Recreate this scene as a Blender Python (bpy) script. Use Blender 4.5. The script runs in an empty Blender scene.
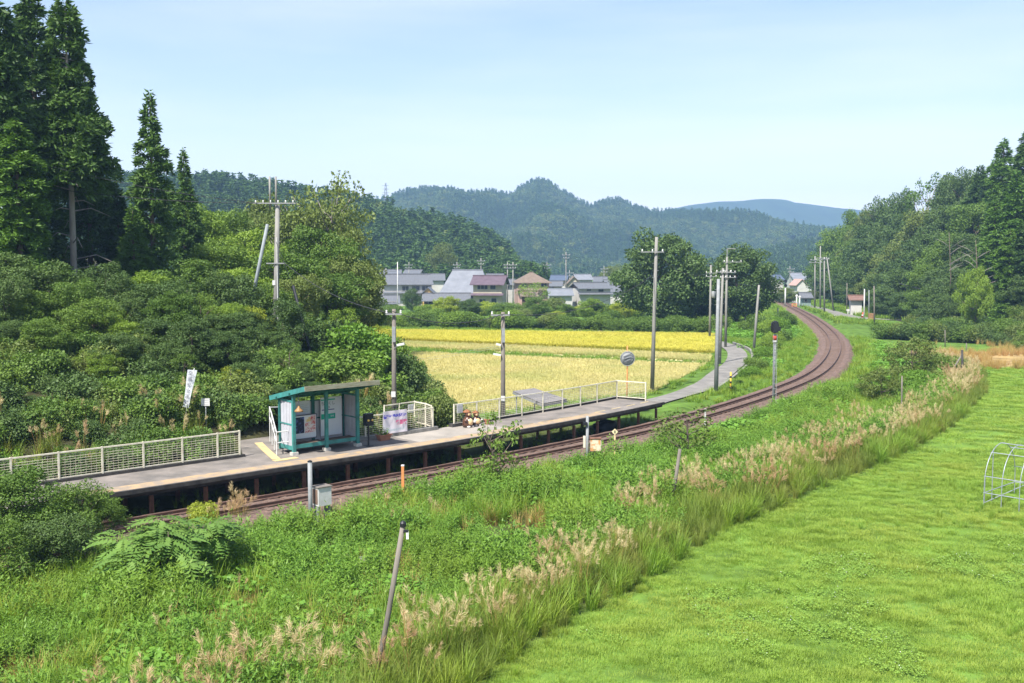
import bpy, math, random
import numpy as np
from mathutils import Vector, Matrix
R = math.radians
sc = bpy.context.scene
COL = sc.collection
rng = np.random.default_rng(7)
random.seed(7)

# ------------------------------------------------------------------ camera
F, CX, CY, H, HOR = 995., 512., 341.5, 8.2, 268.
TH = math.atan((CY - HOR) / F)
cam = bpy.data.cameras.new('camera'); cam.sensor_width = 36; cam.lens = F / 1024 * 36
cam.clip_start = 0.1; cam.clip_end = 30000
camo = bpy.data.objects.new('camera', cam); COL.objects.link(camo)
camo.location = (0, 0, H); camo.rotation_euler = (math.pi / 2 - TH, 0, 0)
sc.camera = camo
# ------------------------------------------------------------------ sky and sun
SUN_AZ, SUN_EL = R(212), R(56)
w = bpy.data.worlds.new('World'); sc.world = w; w.use_nodes = True
nt = w.node_tree; nt.nodes.clear()
sky = nt.nodes.new('ShaderNodeTexSky'); sky.sky_type = 'NISHITA'; sky.sun_disc = False
sky.sun_elevation = SUN_EL; sky.sun_rotation = SUN_AZ
sky.altitude = 200; sky.air_density = 1.0; sky.dust_density = 1.0; sky.ozone_density = 1.2
bg = nt.nodes.new('ShaderNodeBackground'); bg.inputs[1].default_value = 0.1
wo = nt.nodes.new('ShaderNodeOutputWorld')
# thin high cloud: stretched noise over the sky direction
tc = nt.nodes.new('ShaderNodeTexCoord')
mp = nt.nodes.new('ShaderNodeMapping'); mp.inputs['Scale'].default_value = (1.1, 2.2, 9.0)
mp.inputs['Rotation'].default_value = (0.05, -0.07, 0.3)
nz = nt.nodes.new('ShaderNodeTexNoise'); nz.inputs['Scale'].default_value = 1.6; nz.inputs['Detail'].default_value = 7
nz.inputs['Roughness'].default_value = 0.55
rp = nt.nodes.new('ShaderNodeValToRGB'); rp.color_ramp.elements[0].position = 0.42; rp.color_ramp.elements[1].position = 0.8
rp.color_ramp.elements[0].color = (.0, .0, .0, 1); rp.color_ramp.elements[1].color = (.24, .24, .24, 1)
mx = nt.nodes.new('ShaderNodeMix'); mx.data_type = 'RGBA'; mx.inputs[7].default_value = (7.4, 7.0, 6.8, 1)
L = nt.links.new
L(tc.outputs['Generated'], mp.inputs[0]); L(mp.outputs[0], nz.inputs['Vector']); L(nz.outputs[0], rp.inputs[0])
sx = nt.nodes.new('ShaderNodeSeparateXYZ'); L(tc.outputs['Generated'], sx.inputs[0])   # thin cloud seen edge-on: denser towards the horizon all round
ab = nt.nodes.new('ShaderNodeValToRGB'); L(sx.outputs[2], ab.inputs[0])
for k_, (p_, v_) in enumerate(((0, .95), (.05, .88), (.09, .55), (.15, .2), (.3, .06))):
    el = ab.color_ramp.elements[k_] if k_ < 2 else ab.color_ramp.elements.new(p_)
    el.position = p_; el.color = (v_, v_, v_, 1)
ad = nt.nodes.new('ShaderNodeMath'); ad.operation = 'ADD'; ad.use_clamp = True; L(rp.outputs[0], ad.inputs[0]); L(ab.outputs[0], ad.inputs[1]); L(ad.outputs[0], mx.inputs[0]); L(sky.outputs[0], mx.inputs[6]); L(mx.outputs[2], bg.inputs[0]); L(bg.outputs[0], wo.inputs[0])
sun = bpy.data.lights.new('sun', 'SUN'); sun.energy = 4.9; sun.angle = R(1.2); sun.color = (1, .955, .88)
suno = bpy.data.objects.new('sun', sun); COL.objects.link(suno)
sd = Vector((math.sin(SUN_AZ) * math.cos(SUN_EL), math.cos(SUN_AZ) * math.cos(SUN_EL), math.sin(SUN_EL)))
suno.rotation_euler = sd.to_track_quat('Z', 'Y').to_euler(); suno.location = (0, 0, 60)
sc.view_settings.view_transform = 'Standard'; sc.view_settings.look = 'None'
sc.view_settings.exposure = 1.07; sc.view_settings.gamma = 1
sc.render.engine = 'CYCLES'
cy = sc.cycles
cy.use_denoising = True
cy.max_bounces = 5; cy.diffuse_bounces = 3; cy.glossy_bounces = 2; cy.transmission_bounces = 3; cy.transparent_max_bounces = 6
cy.volume_bounces = 0; cy.caustics_reflective = False; cy.caustics_refractive = False
cy.sample_clamp_indirect = 4

# ------------------------------------------------------------------ pixel <-> world helpers (a pixel gives only a direction)
def G(px, py, z=0.):
    u = (px - CX) / F; v = (CY - py) / F
    d = (u, math.cos(TH) + v * math.sin(TH), -math.sin(TH) + v * math.cos(TH))
    t = (z - H) / d[2]
    return (d[0] * t, d[1] * t)
def ZAT(py, y):                      # height of a point seen at row py and ground distance y
    v = (CY - py) / F
    return H + y * (-math.sin(TH) + v * math.cos(TH)) / (math.cos(TH) + v * math.sin(TH))
def XAT(px, y): return (px - CX) / F * y / math.cos(TH) * 1.0
def screen(x, y, z):
    z = z - H; dy = y * math.cos(TH) - z * math.sin(TH); dz = y * math.sin(TH) + z * math.cos(TH)
    return CX + F * x / dy, CY - F * dz / dy

# ------------------------------------------------------------------ railway centre line
CP = np.array([(-30.8, 15.0), (-23.55, 21.4), (-16.25, 27.75), (-8.95, 34.35), (-.75, 42.05), (8.75, 52.8), (18.0, 66.65), (25.35, 80.9),
               (33.65, 103.2), (41.0, 128.5), (50.8, 170), (60.5, 217), (66, 245), (68, 270), (63, 295), (50, 320)], float)
def catmull(P, n=40):
    Q = []; P = np.asarray(P, float); P = np.vstack([2 * P[0] - P[1], P, 2 * P[-1] - P[-2]])
    for i in range(1, len(P) - 2):
        p0, p1, p2, p3 = P[i - 1:i + 3]
        for t in np.linspace(0, 1, n, endpoint=False):
            Q.append(.5 * (2 * p1 + (-p0 + p2) * t + (2 * p0 - 5 * p1 + 4 * p2 - p3) * t * t + (-p0 + 3 * p1 - 3 * p2 + p3) * t ** 3))
    Q.append(P[-2]); return np.array(Q)
TC = catmull(CP); TS = np.r_[0, np.cumsum(np.hypot(*np.diff(TC, axis=0).T))]
TT = np.gradient(TC, axis=0); TT /= np.hypot(TT[:, 0], TT[:, 1])[:, None]; TN = np.c_[-TT[:, 1], TT[:, 0]]
def at(s, o):                        # s metres along the track, o metres to its left
    i = min(max(int(np.searchsorted(TS, s)), 1), len(TS) - 1); f = (s - TS[i - 1]) / (TS[i] - TS[i - 1])
    c = TC[i - 1] * (1 - f) + TC[i] * f; n = TN[i - 1] * (1 - f) + TN[i] * f
    return c + n * o
def ang(s):
    i = min(max(int(np.searchsorted(TS, s)), 1), len(TS) - 1); return math.atan2(TT[i, 1], TT[i, 0])
def so(x, y):                        # vectorised inverse
    x = np.atleast_1d(np.asarray(x, float)).ravel(); y = np.atleast_1d(np.asarray(y, float)).ravel()
    s = np.empty_like(x); o = np.empty_like(x); cc = TC[::4]; ss = TS[::4]; tt = TT[::4]; nn = TN[::4]
    for k in range(0, len(x), 20000):
        X = x[k:k + 20000, None] - cc[None, :, 0]; Y = y[k:k + 20000, None] - cc[None, :, 1]
        i = np.argmin(X * X + Y * Y, 1); r = np.arange(len(i)); dx = X[r, i]; dy = Y[r, i]
        s[k:k + 20000] = ss[i] + dx * tt[i, 0] + dy * tt[i, 1]; o[k:k + 20000] = dx * nn[i, 0] + dy * nn[i, 1]
    return s, o
LAWN = np.array([(-6.5, 10), (-3.6, 15.5), (-.68, 20.56), (1.16, 23.54), (3.56, 27.12), (6.87, 32.32), (10.95, 37.3), (16.3, 43.6), (23.9, 53.7), (32.9, 68.7), (39, 81.6), (41, 90), (42, 100)])
def lawn_d(x, y): return (x - np.interp(y, LAWN[:, 1], LAWN[:, 0])) * .82     # > 0 on the mown side
XB = np.array([(20, -10.), (40, -5), (60, -5), (70, -6.6), (110, -14.5), (150, -20), (200, -27), (300, -60), (900, -200)])
HB = np.array([(0, 90.), (70, 62), (103, 55), (135, 60), (173, 65), (220, 80), (270, 98), (340, 150), (600, 400)])
def sstep(a, b, x): t = np.clip((x - a) / (b - a), 0, 1); return t * t * (3 - 2 * t)
def vnoise(x, y, sc_=1., seed=0):
    x = np.asarray(x, float) * sc_; y = np.asarray(y, float) * sc_
    xi = np.floor(x); yi = np.floor(y); fx = x - xi; fy = y - yi; fx = fx * fx * (3 - 2 * fx); fy = fy * fy * (3 - 2 * fy)
    def h(a, b):
        v = np.sin(a * 127.1 + b * 311.7 + seed * 74.7) * 43758.5453; return v - np.floor(v)
    return (h(xi, yi) * (1 - fx) + h(xi + 1, yi) * fx) * (1 - fy) + (h(xi, yi + 1) * (1 - fx) + h(xi + 1, yi + 1) * fx) * fy
def gz(x, y):                        # ground height
    x = np.atleast_1d(np.asarray(x, float)); y = np.atleast_1d(np.asarray(y, float)); shp = x.shape
    x = x.ravel(); y = y.ravel()
    s, o = so(x, y)
    z = -.5 + (vnoise(x, y, .25, 3) - .5) * .2
    lw_ = sstep(-.5, 1.5, lawn_d(x, y)) * (y < 105) * (o < -3)
    z = z * (1 - lw_) + lw_ * (-.6 + (vnoise(x, y, .1, 5) - .5) * .1)
    z = np.where((s > 0) & (np.abs(o) < 4.2), -.5, z)
    # banks of the embankment on which the line runs out
    z = z + .35 * sstep(6, 2.4, np.abs(o)) * sstep(50, 70, s)
    z = np.where((np.abs(o) < 2.6) & (s > 1), np.minimum(z, -.42), z)
    # made ground behind the platform
    z = np.maximum(z, -.5 + 1.13 * sstep(4.45, 4.75, o) * sstep(10, 14, s) * sstep(43.5, 40.5, s) * sstep(14, 8, o))
    dl = np.minimum(o - 7.2, np.interp(y, XB[:, 1] * 0 + XB[:, 0], XB[:, 1]) - x)
    hl = np.where(dl > 0, 6.2 * (1 - np.exp(-np.maximum(dl, 0) * .1)) + .16 * np.maximum(dl - 28, 0), 0)
    z = z + np.minimum(hl, 42)
    dr = x - np.interp(y, HB[:, 0], HB[:, 1]) - 3
    hr = np.where(dr > 0, np.minimum(.58 * dr, 26 + .08 * dr), 0)
    z = z + np.minimum(hr, 40)
    return z.reshape(shp)
def gz1(x, y): return float(gz([x], [y])[0])

# ------------------------------------------------------------------ mesh helpers
class MB:
    def __init__(s): s.v = []; s.f = []; s.n = 0
    def add(s, V, Fc):
        s.v.append(np.asarray(V, float)); s.f += [tuple(int(i) + s.n for i in f) for f in Fc]; s.n += len(V); return s
    def box(s, c, d, rz=0, M=None):
        x, y, z = np.array(d) / 2
        V = np.array([(-x, -y, -z), (x, -y, -z), (x, y, -z), (-x, y, -z), (-x, -y, z), (x, -y, z), (x, y, z), (-x, y, z)])
        if rz: k, q = math.cos(rz), math.sin(rz); V = V @ np.array([[k, q, 0], [-q, k, 0], [0, 0, 1]])
        if M is not None: V = V @ np.array(M.to_3x3()).T
        return s.add(V + np.array(c), [(3, 2, 1, 0), (4, 5, 6, 7), (0, 1, 5, 4), (1, 2, 6, 5), (2, 3, 7, 6), (3, 0, 4, 7)])
    def bar(s, a, b, wd, ht):          # box from a to b
        a = np.array(a, float); b = np.array(b, float); d = b - a; l = np.linalg.norm(d); d /= l
        up = np.array((0, 0, 1.)) if abs(d[2]) < .95 else np.array((1., 0, 0))
        r = np.cross(d, up); r /= np.linalg.norm(r); u = np.cross(r, d); V = []
        for e in (a, b):
            for i, j in ((-1, -1), (1, -1), (1, 1), (-1, 1)): V.append(e + r * i * wd / 2 + u * j * ht / 2)
        return s.add(V, [(3, 2, 1, 0), (4, 5, 6, 7), (0, 1, 5, 4), (1, 2, 6, 5), (2, 3, 7, 6), (3, 0, 4, 7)])
    def tube(s, P, rad, n=8, cap=True):
        P = np.asarray(P, float); m = len(P); rad = np.broadcast_to(np.asarray(rad, float), (m,))
        V = []; r0 = None
        for i in range(m):
            d = P[min(i + 1, m - 1)] - P[max(i - 1, 0)]; d = d / (np.linalg.norm(d) + 1e-9)
            up = np.array((0, 0, 1.)) if abs(d[2]) < .9 else np.array((1., 0, 0))
            r = np.cross(d, up) if r0 is None else r0 - d * (r0 @ d); r /= np.linalg.norm(r) + 1e-9; r0 = r; u = np.cross(r, d)
            for k in range(n):
                a = 2 * math.pi * k / n; V.append(P[i] + rad[i] * (r * math.cos(a) + u * math.sin(a)))
        Fc = [(i * n + k, i * n + (k + 1) % n, (i + 1) * n + (k + 1) % n, (i + 1) * n + k) for i in range(m - 1) for k in range(n)]
        if cap: Fc += [tuple(range(n))[::-1], tuple((m - 1) * n + k for k in range(n))]
        return s.add(V, Fc)
    def lathe(s, prof, n=16, c=(0, 0, 0), M=None):
        V = []; m = len(prof)
        for r, z in prof:
            for k in range(n): a = 2 * math.pi * k / n; V.append((r * math.cos(a), r * math.sin(a), z))
        V = np.array(V)
        if M is not None: V = V @ np.array(M.to_3x3()).T
        Fc = [(i * n + k, i * n + (k + 1) % n, (i + 1) * n + (k + 1) % n, (i + 1) * n + k) for i in range(m - 1) for k in range(n)]
        Fc += [tuple(range(n))[::-1], tuple((m - 1) * n + k for k in range(n))]
        return s.add(V + np.array(c), Fc)
    def ball(s, c, r, n=12, m=8):
        r = np.broadcast_to(np.asarray(r, float), (3,)); V = []
        for i in range(m + 1):
            t = math.pi * (.03 + .94 * i / m)
            for k in range(n): a = 2 * math.pi * k / n; V.append((math.sin(t) * math.cos(a), math.sin(t) * math.sin(a), math.cos(t)))
        Fc = [(i * n + k, (i + 1) * n + k, (i + 1) * n + (k + 1) % n, i * n + (k + 1) % n) for i in range(m) for k in range(n)]
        Fc += [tuple(range(n)), tuple(m * n + k for k in range(n))[::-1]]
        return s.add(np.array(V) * r + np.array(c), Fc)
    def prism(s, pts, z0, z1):
        n = len(pts); V = [(p[0], p[1], z0) for p in pts] + [(p[0], p[1], z1) for p in pts]
        return s.add(V, [tuple(range(n))[::-1], tuple(range(n, 2 * n))] + [(i, (i + 1) % n, n + (i + 1) % n, n + i) for i in range(n)])
    def mesh(s, name, smooth=False):
        me = bpy.data.meshes.new(name); me.from_pydata(np.vstack(s.v).tolist(), [], s.f); me.update()
        if smooth: me.shade_smooth()
        return me
    def build(s, name, mat, parent=None, smooth=False, world=True):
        if parent is not None and world: s.v = [v - np.array(parent.location) for v in s.v]
        return link(name, s.mesh(name, smooth), mat, parent)
def link(name, me, mat, parent=None):
    o = bpy.data.objects.new(name, me); COL.objects.link(o); o.parent = parent
    if mat is not None and not me.materials: me.materials.append(mat)
    return o
def mesh_np(name, V, Q, smooth=False):
    V = np.asarray(V, np.float32); Q = np.asarray(Q, np.int32); k = Q.shape[1]
    me = bpy.data.meshes.new(name); me.vertices.add(len(V)); me.vertices.foreach_set('co', V.ravel())
    me.loops.add(Q.size); me.loops.foreach_set('vertex_index', Q.ravel())
    me.polygons.add(len(Q)); me.polygons.foreach_set('loop_start', np.arange(0, Q.size, k, dtype=np.int32))
    me.update(calc_edges=True); me.validate()
    if smooth: me.shade_smooth()
    return me
def tag(o, label, cat, group=None):
    o['label'] = label; o['category'] = cat
    if group: o['group'] = group
    return o
def thing(name, label, cat, loc=(0, 0, 0), rz=0, group=None):
    o = bpy.data.objects.new(name, None); COL.objects.link(o); o.location = loc; o.rotation_euler = (0, 0, rz)
    o.empty_display_size = .2
    return tag(o, label, cat, group)
def struct(o): o['kind'] = 'structure'; return o
def stuff(o, label, cat): o['kind'] = 'stuff'; o['label'] = label; o['category'] = cat; return o

# ------------------------------------------------------------------ materials
def ramp(nt, a, b, p0=.3, p1=.7, extra=None):
    r = nt.nodes.new('ShaderNodeValToRGB'); e = r.color_ramp.elements
    e[0].position = p0; e[0].color = (*a, 1); e[1].position = p1; e[1].color = (*b, 1)
    for p, c in (extra or []): q = e.new(p); q.color = (*c, 1)
    return r
MATS = {}
def mat(name, a, b=None, scale=4., rough=.8, metal=0., bump=0., bscale=None, spec=.3, stretch=None, detail=6, p0=.35, p1=.65, extra=None):
    if name in MATS: return MATS[name]
    m = bpy.data.materials.new(name); m.use_nodes = True; nt = m.node_tree; P = nt.nodes['Principled BSDF']; MATS[name] = m
    P.inputs['Roughness'].default_value = rough; P.inputs['Metallic'].default_value = metal
    P.inputs['Specular IOR Level'].default_value = spec
    b = b or tuple(c * .78 for c in a)
    t = nt.nodes.new('ShaderNodeTexCoord'); mp = nt.nodes.new('ShaderNodeMapping')
    if stretch: mp.inputs['Scale'].default_value = stretch
    n = nt.nodes.new('ShaderNodeTexNoise'); n.inputs['Scale'].default_value = scale; n.inputs['Detail'].default_value = detail
    n.inputs['Roughness'].default_value = .62
    r = ramp(nt, b, a, p0, p1, extra); K = nt.links.new
    K(t.outputs['Object'], mp.inputs[0]); K(mp.outputs[0], n.inputs['Vector']); K(n.outputs[0], r.inputs[0]); K(r.outputs[0], P.inputs['Base Color'])
    if bump:
        n2 = nt.nodes.new('ShaderNodeTexNoise'); n2.inputs['Scale'].default_value = bscale or scale * 4; n2.inputs['Detail'].default_value = 5
        bm = nt.nodes.new('ShaderNodeBump'); bm.inputs['Strength'].default_value = bump; bm.inputs['Distance'].default_value = .05
        K(mp.outputs[0], n2.inputs['Vector']); K(n2.outputs[0], bm.inputs['Height']); K(bm.outputs[0], P.inputs['Normal'])
    return m
def leafmat(name, a, b, c=None, trans=.3, rough=.55, patch=.12, spec=.25):
    """a..b by instance and leaf, c by patches of ground."""
    if name in MATS: return MATS[name]
    m = bpy.data.materials.new(name); m.use_nodes = True; nt = m.node_tree; P = nt.nodes['Principled BSDF']; MATS[name] = m; K = nt.links.new
    out = nt.nodes['Material Output']
    oi = nt.nodes.new('ShaderNodeObjectInfo'); ge = nt.nodes.new('ShaderNodeNewGeometry')
    mxr = nt.nodes.new('ShaderNodeMath'); mxr.operation = 'MULTIPLY_ADD'; mxr.inputs[1].default_value = .55
    m2 = nt.nodes.new('ShaderNodeMath'); m2.operation = 'MULTIPLY'; m2.inputs[1].default_value = .45
    K(ge.outputs['Random Per Island'], m2.inputs[0]); K(oi.outputs['Random'], mxr.inputs[0]); K(m2.outputs[0], mxr.inputs[2])
    TI = (1.4, 1.25, .95); a, b = tuple(q * t for q, t in zip(a, TI)), tuple(q * t for q, t in zip(b, TI)); c = tuple(q * t for q, t in zip(c, TI)) if c else None
    r = ramp(nt, a, b, .1, .9); K(mxr.outputs[0], r.inputs[0]); col = r.outputs[0]
    if c:
        n = nt.nodes.new('ShaderNodeTexNoise'); n.inputs['Scale'].default_value = patch; n.inputs['Detail'].default_value = 3
        K(ge.outputs['Position'], n.inputs['Vector'])
        r2 = ramp(nt, (0, 0, 0), (1, 1, 1), .46, .68); K(n.outputs[0], r2.inputs[0])
        x = nt.nodes.new('ShaderNodeMix'); x.data_type = 'RGBA'; x.inputs[7].default_value = (*c, 1); K(r2.outputs[0], x.inputs[0]); K(col, x.inputs[6]); col = x.outputs[2]
    K(col, P.inputs['Base Color']); P.inputs['Roughness'].default_value = rough; P.inputs['Specular IOR Level'].default_value = spec
    tr = nt.nodes.new('ShaderNodeBsdfTranslucent'); g = nt.nodes.new('ShaderNodeMixRGB'); g.blend_type = 'MULTIPLY'; g.inputs[0].default_value = 1
    g.inputs[2].default_value = (1.25, 1.3, .6, 1); K(col, g.inputs[1]); K(g.outputs[0], tr.inputs[0])
    ms = nt.nodes.new('ShaderNodeMixShader'); ms.inputs[0].default_value = trans * .8
    K(P.outputs[0], ms.inputs[1]); K(tr.outputs[0], ms.inputs[2]); K(ms.outputs[0], out.inputs[0])
    return m

# ------------------------------------------------------------------ plants: leaf sheets
def kites(P, D, Nn, ln, wd, bend=.15):
    """leaves at P pointing along D, facing Nn, length ln, width wd: one quad each"""
    P = np.asarray(P, float); n = len(P); D = D / (np.linalg.norm(D, axis=1)[:, None] + 1e-9)
    S = np.cross(D, Nn); S /= np.linalg.norm(S, axis=1)[:, None] + 1e-9; U = np.cross(S, D)
    ln = np.broadcast_to(ln, (n,))[:, None]; wd = np.broadcast_to(wd, (n,))[:, None]
    V = np.stack([P, P + D * ln * .45 + S * wd / 2 + U * ln * bend * .5, P + D * ln - U * ln * bend * .4, P + D * ln * .45 - S * wd / 2 + U * ln * bend * .5], 1)
    return V.reshape(-1, 3), np.arange(4 * n).reshape(-1, 4)
def rdir(n, g):
    d = g.normal(size=(n, 3)); return d / np.linalg.norm(d, axis=1)[:, None]
def merge(parts):
    V = []; Q = []; k = 0
    for v, q in parts: V.append(v); Q.append(q + k); k += len(v)
    return np.vstack(V), np.vstack(Q)
def tubeq(P, rad, n=6):
    b = MB().tube(P, rad, n, False); return np.vstack(b.v), np.array(b.f)
def blob_leaves(c, r, n, ls, g, upb=.35, fill=.25, asp=1.):
    d = rdir(n, g); d[:, 2] = d[:, 2] * .85 + .12; d /= np.linalg.norm(d, axis=1)[:, None]
    k = np.where(g.random(n) < fill, g.uniform(.3, .8, n), g.uniform(.82, 1.08, n))[:, None]
    P = np.array(c) + d * np.array(r) * k
    D = rdir(n, g) * .8 + d * .5 + np.array((0, 0, -.25))
    Nn = d * .6 + np.array((0, 0, upb)) + rdir(n, g) * .55
    s = ls * g.uniform(.6, 1.3, n)
    return kites(P, D, Nn, s, s * g.uniform(.5, .75, n) * asp)
def tree_broad(seed, Ht=12., Rr=4.2, base=.22, nb=34, per=330, ls=.3, br=(.2, .34), top=1., flat=1., asp=1., sep=.2):
    g = np.random.default_rng(seed); cz = Ht * (base + 1) / 2; hz = Ht * (1 - base) / 2
    C = []; tries = 0
    while len(C) < nb and tries < 4000:
        tries += 1; d = rdir(1, g)[0] * g.uniform(.35, .86) ** .6
        c = np.array((d[0] * Rr, d[1] * Rr, cz + d[2] * hz * .9))
        c[:2] *= 1 + .25 * g.normal() * .5
        if all(np.linalg.norm((c - q) / np.array((Rr, Rr, hz))) > sep for q, _ in C): C.append((c, Rr * g.uniform(*br)))
    lv = [blob_leaves(c, (r * g.uniform(.75, 1.3), r * g.uniform(.75, 1.3), r * .78 * flat * g.uniform(.7, 1.35)), int(per * (r / (Rr * .27)) ** 2), ls, g, asp=asp) for c, r in C]
    tk = []; tw = g.normal(size=2) * .25
    tp = [np.array((tw[0] * t ** 2 * 2, tw[1] * t ** 2 * 2, Ht * .68 * t)) for t in np.linspace(0, 1, 7)]
    tk.append(tubeq(tp, np.linspace(Ht * .021, Ht * .007, 7), 8))
    for c, r in C[:16]:
        a = tp[min(6, max(1, int((c[2] / Ht - .15) / .68 * 6)))]; m = (a + c) / 2 + np.array((0, 0, -.06 * Ht)) * g.uniform(0, 1)
        tk.append(tubeq([a, m, c], (Ht * .008, Ht * .005, Ht * .002), 5))
    return merge(lv), merge(tk)
def tree_conifer(seed, Ht=18., Rr=2.6, base=.12, levels=44, ls=.5, dens=46, dark_gap=.25, power=.75, twigs=True):
    g = np.random.default_rng(seed); lv = []; tk = [tubeq([(0, 0, 0), (.03, 0, Ht * .5), (0, .03, Ht * .98)], (Ht * .013, Ht * .009, Ht * .002), 8)]
    for i in range(levels):
        t = i / (levels - 1); z = Ht * (base + (1 - base) * t); rad = Rr * min(1., (1 - t) ** power * 1.25 + .03) * (.8 + .2 * math.sin(t * 9 + seed))
        for k in range(g.integers(4, 7) if t < .9 else 4):
            a = g.uniform(0, 6.283); l = rad * g.uniform(.62, 1.12)
            if g.random() < dark_gap * .3: continue
            d = np.array((math.cos(a), math.sin(a), 0)); up = .35 * t + g.uniform(-.12, .2)
            n = max(6, int(dens * l / Rr)); u = g.uniform(.25, 1., n) ** .8
            P = d * (u * l)[:, None] + np.array((0, 0, z)); P[:, 2] += l * (up * u - .42 * u * u) + g.normal(size=n) * .12
            side = np.array((-d[1], d[0], 0)); P += side * (g.normal(size=n) * l * .2 * (1.15 - .6 * u))[:, None]
            D = d * .6 + side * g.normal(size=(n, 1)) * .6 + np.array((0, 0, -.2)) + rdir(n, g) * .65
            s = ls * g.uniform(.6, 1.25, n)
            lv.append(kites(P, D, np.array((0, 0, .6)) + rdir(n, g) * .9 + d * .3, s, s * .34, -.1))
            if twigs and g.random() < .5: tk.append(tubeq([(0, 0, z), d * l * .5 + np.array((0, 0, z + l * (up * .5 - .1)))], (Ht * .0022, Ht * .0008), 4))
    return merge(lv), merge(tk)
def shrub(seed, Ht=2., Rr=1.3, nb=16, per=240, ls=.15, br=(.3, .5), asp=(.5, .75)):
    g = np.random.default_rng(seed); lv = []; tk = []
    for i in range(nb):
        a = g.uniform(0, 6.283); q = math.sqrt(g.random()) * .72; z = g.uniform(.18, .82) * (1 - .45 * q * q)
        r = Rr * g.uniform(*br); c = (math.cos(a) * q * Rr, math.sin(a) * q * Rr, z * Ht)
        lv.append(blob_leaves(c, (r, r, r * .8), int(per * (r / Rr / .4) ** 2), ls, g))
        if i % 2 == 0: tk.append(tubeq([(0, 0, -.1), (c[0] * .4, c[1] * .4, c[2] * .6), c], (Rr * .02, Rr * .013, Rr * .006), 5))
    return merge(lv), merge(tk)
def blades(n, g, h, spread, wd, lean=.5, segs=3, root=.06):
    """arching grass blades as strips of quads"""
    a = g.uniform(0, 6.283, n); r0 = np.sqrt(g.random(n)) * root; x = np.cos(a) * r0; y = np.sin(a) * r0
    a2 = a + g.normal(size=n) * .7; hh = h * g.uniform(.55, 1.1, n); sp = spread * g.uniform(.2, 1.1, n); ws = wd * g.uniform(.7, 1.2, n)
    d = np.stack([np.cos(a2), np.sin(a2), 0 * a2], 1); sd_ = np.stack([-np.sin(a2), np.cos(a2), 0 * a2], 1); V = []; Q = []
    t = np.linspace(0, 1, segs + 1)
    for k, u in enumerate(t):
        zz = hh * (u - lean * .55 * u ** 3 * np.minimum(sp / np.maximum(hh, .01), 1.3)); c = np.stack([x, y, zz], 1) + d * (sp * u ** 1.8)[:, None]
        wv = (ws * (1 - u ** 1.6) + .0015)[:, None] / 2
        V += [c - sd_ * wv, c + sd_ * wv]
    V = np.stack(V, 1).reshape(-1, 3); m = 2 * (segs + 1)
    Q = np.concatenate([np.stack([np.arange(n) * m + 2 * k, np.arange(n) * m + 2 * k + 1, np.arange(n) * m + 2 * k + 3, np.arange(n) * m + 2 * k + 2], 1) for k in range(segs)])
    return V, Q
def leafy_stems(seed, stems=6, h=.8, spread=.35, per=14, ln=.14, wd=.04, droop=.2):
    g = np.random.default_rng(seed); out = []
    for i in range(stems):
        a = g.uniform(0, 6.283); q = math.sqrt(g.random()) * spread; hh = h * g.uniform(.6, 1.1); b = np.array((math.cos(a) * q, math.sin(a) * q, 0))
        tp = b * 1.35 + np.array((g.normal() * .06, g.normal() * .06, hh)); out.append(tubeq([b, tp], (.006, .003), 3))
        n = per; u = np.linspace(.15, 1.0, n) + g.normal(size=n) * .02; P = b + (tp - b) * u[:, None]; aa = np.arange(n) * 2.4 + g.uniform(0, 6)
        D = np.stack([np.cos(aa), np.sin(aa), g.uniform(-.25, .55, n) + u * .4], 1); s = ln * (1.1 - .55 * u) * g.uniform(.8, 1.2, n)
        out.append(kites(P, D, np.array((0, 0, 1.)) + rdir(n, g) * .3, s, s * wd / ln, -droop))
    return merge(out)
def kudzu(seed, n=70, rad=.6, h=.55, ls=.14):
    g = np.random.default_rng(seed); a = g.uniform(0, 6.283, n); q = np.sqrt(g.random(n)); P = np.stack([np.cos(a) * q * rad, np.sin(a) * q * rad, h * (1 - .5 * q * q) * g.uniform(.45, 1.05, n)], 1)
    D = np.stack([np.cos(a + g.normal(size=n)), np.sin(a + g.normal(size=n)), g.uniform(-.5, .25, n)], 1); s = ls * g.uniform(.6, 1.25, n)
    return kites(P, D, np.array((0, 0, 1.)) + rdir(n, g) * .55, s, s * .85, .08)
def plume_grass(seed, n=34, h=1.1, stalks=5, sh=1.6):
    g = np.random.default_rng(seed); gr = blades(n, g, h, .65, .016, .75, 4, .14); pl = []; st = []
    for i in range(stalks):
        a = g.uniform(0, 6.283); q = g.uniform(0, .1); hh = sh * g.uniform(.75, 1.1); le = g.uniform(.05, .3) * hh
        b = np.array((math.cos(a) * q, math.sin(a) * q, 0)); d = np.array((math.cos(a), math.sin(a), 0)); tp = b + d * le + np.array((0, 0, hh))
        md = b + d * le * .35 + np.array((0, 0, hh * .55)); st.append(tubeq([b, md, tp], (.005, .004, .003), 3))
        m = 30; u = g.uniform(0, 1, m); P = tp + np.array((0, 0, -.2))[None] * u[:, None] - d * (.04 * u[:, None])
        D = rdir(m, g) * .6 + np.array((0, 0, .7)) + d * .6; s = .18 * g.uniform(.6, 1.2, m)
        pl.append(kites(P, D, rdir(m, g), s, .009, .2))
    return gr, merge(st), merge(pl)

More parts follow.
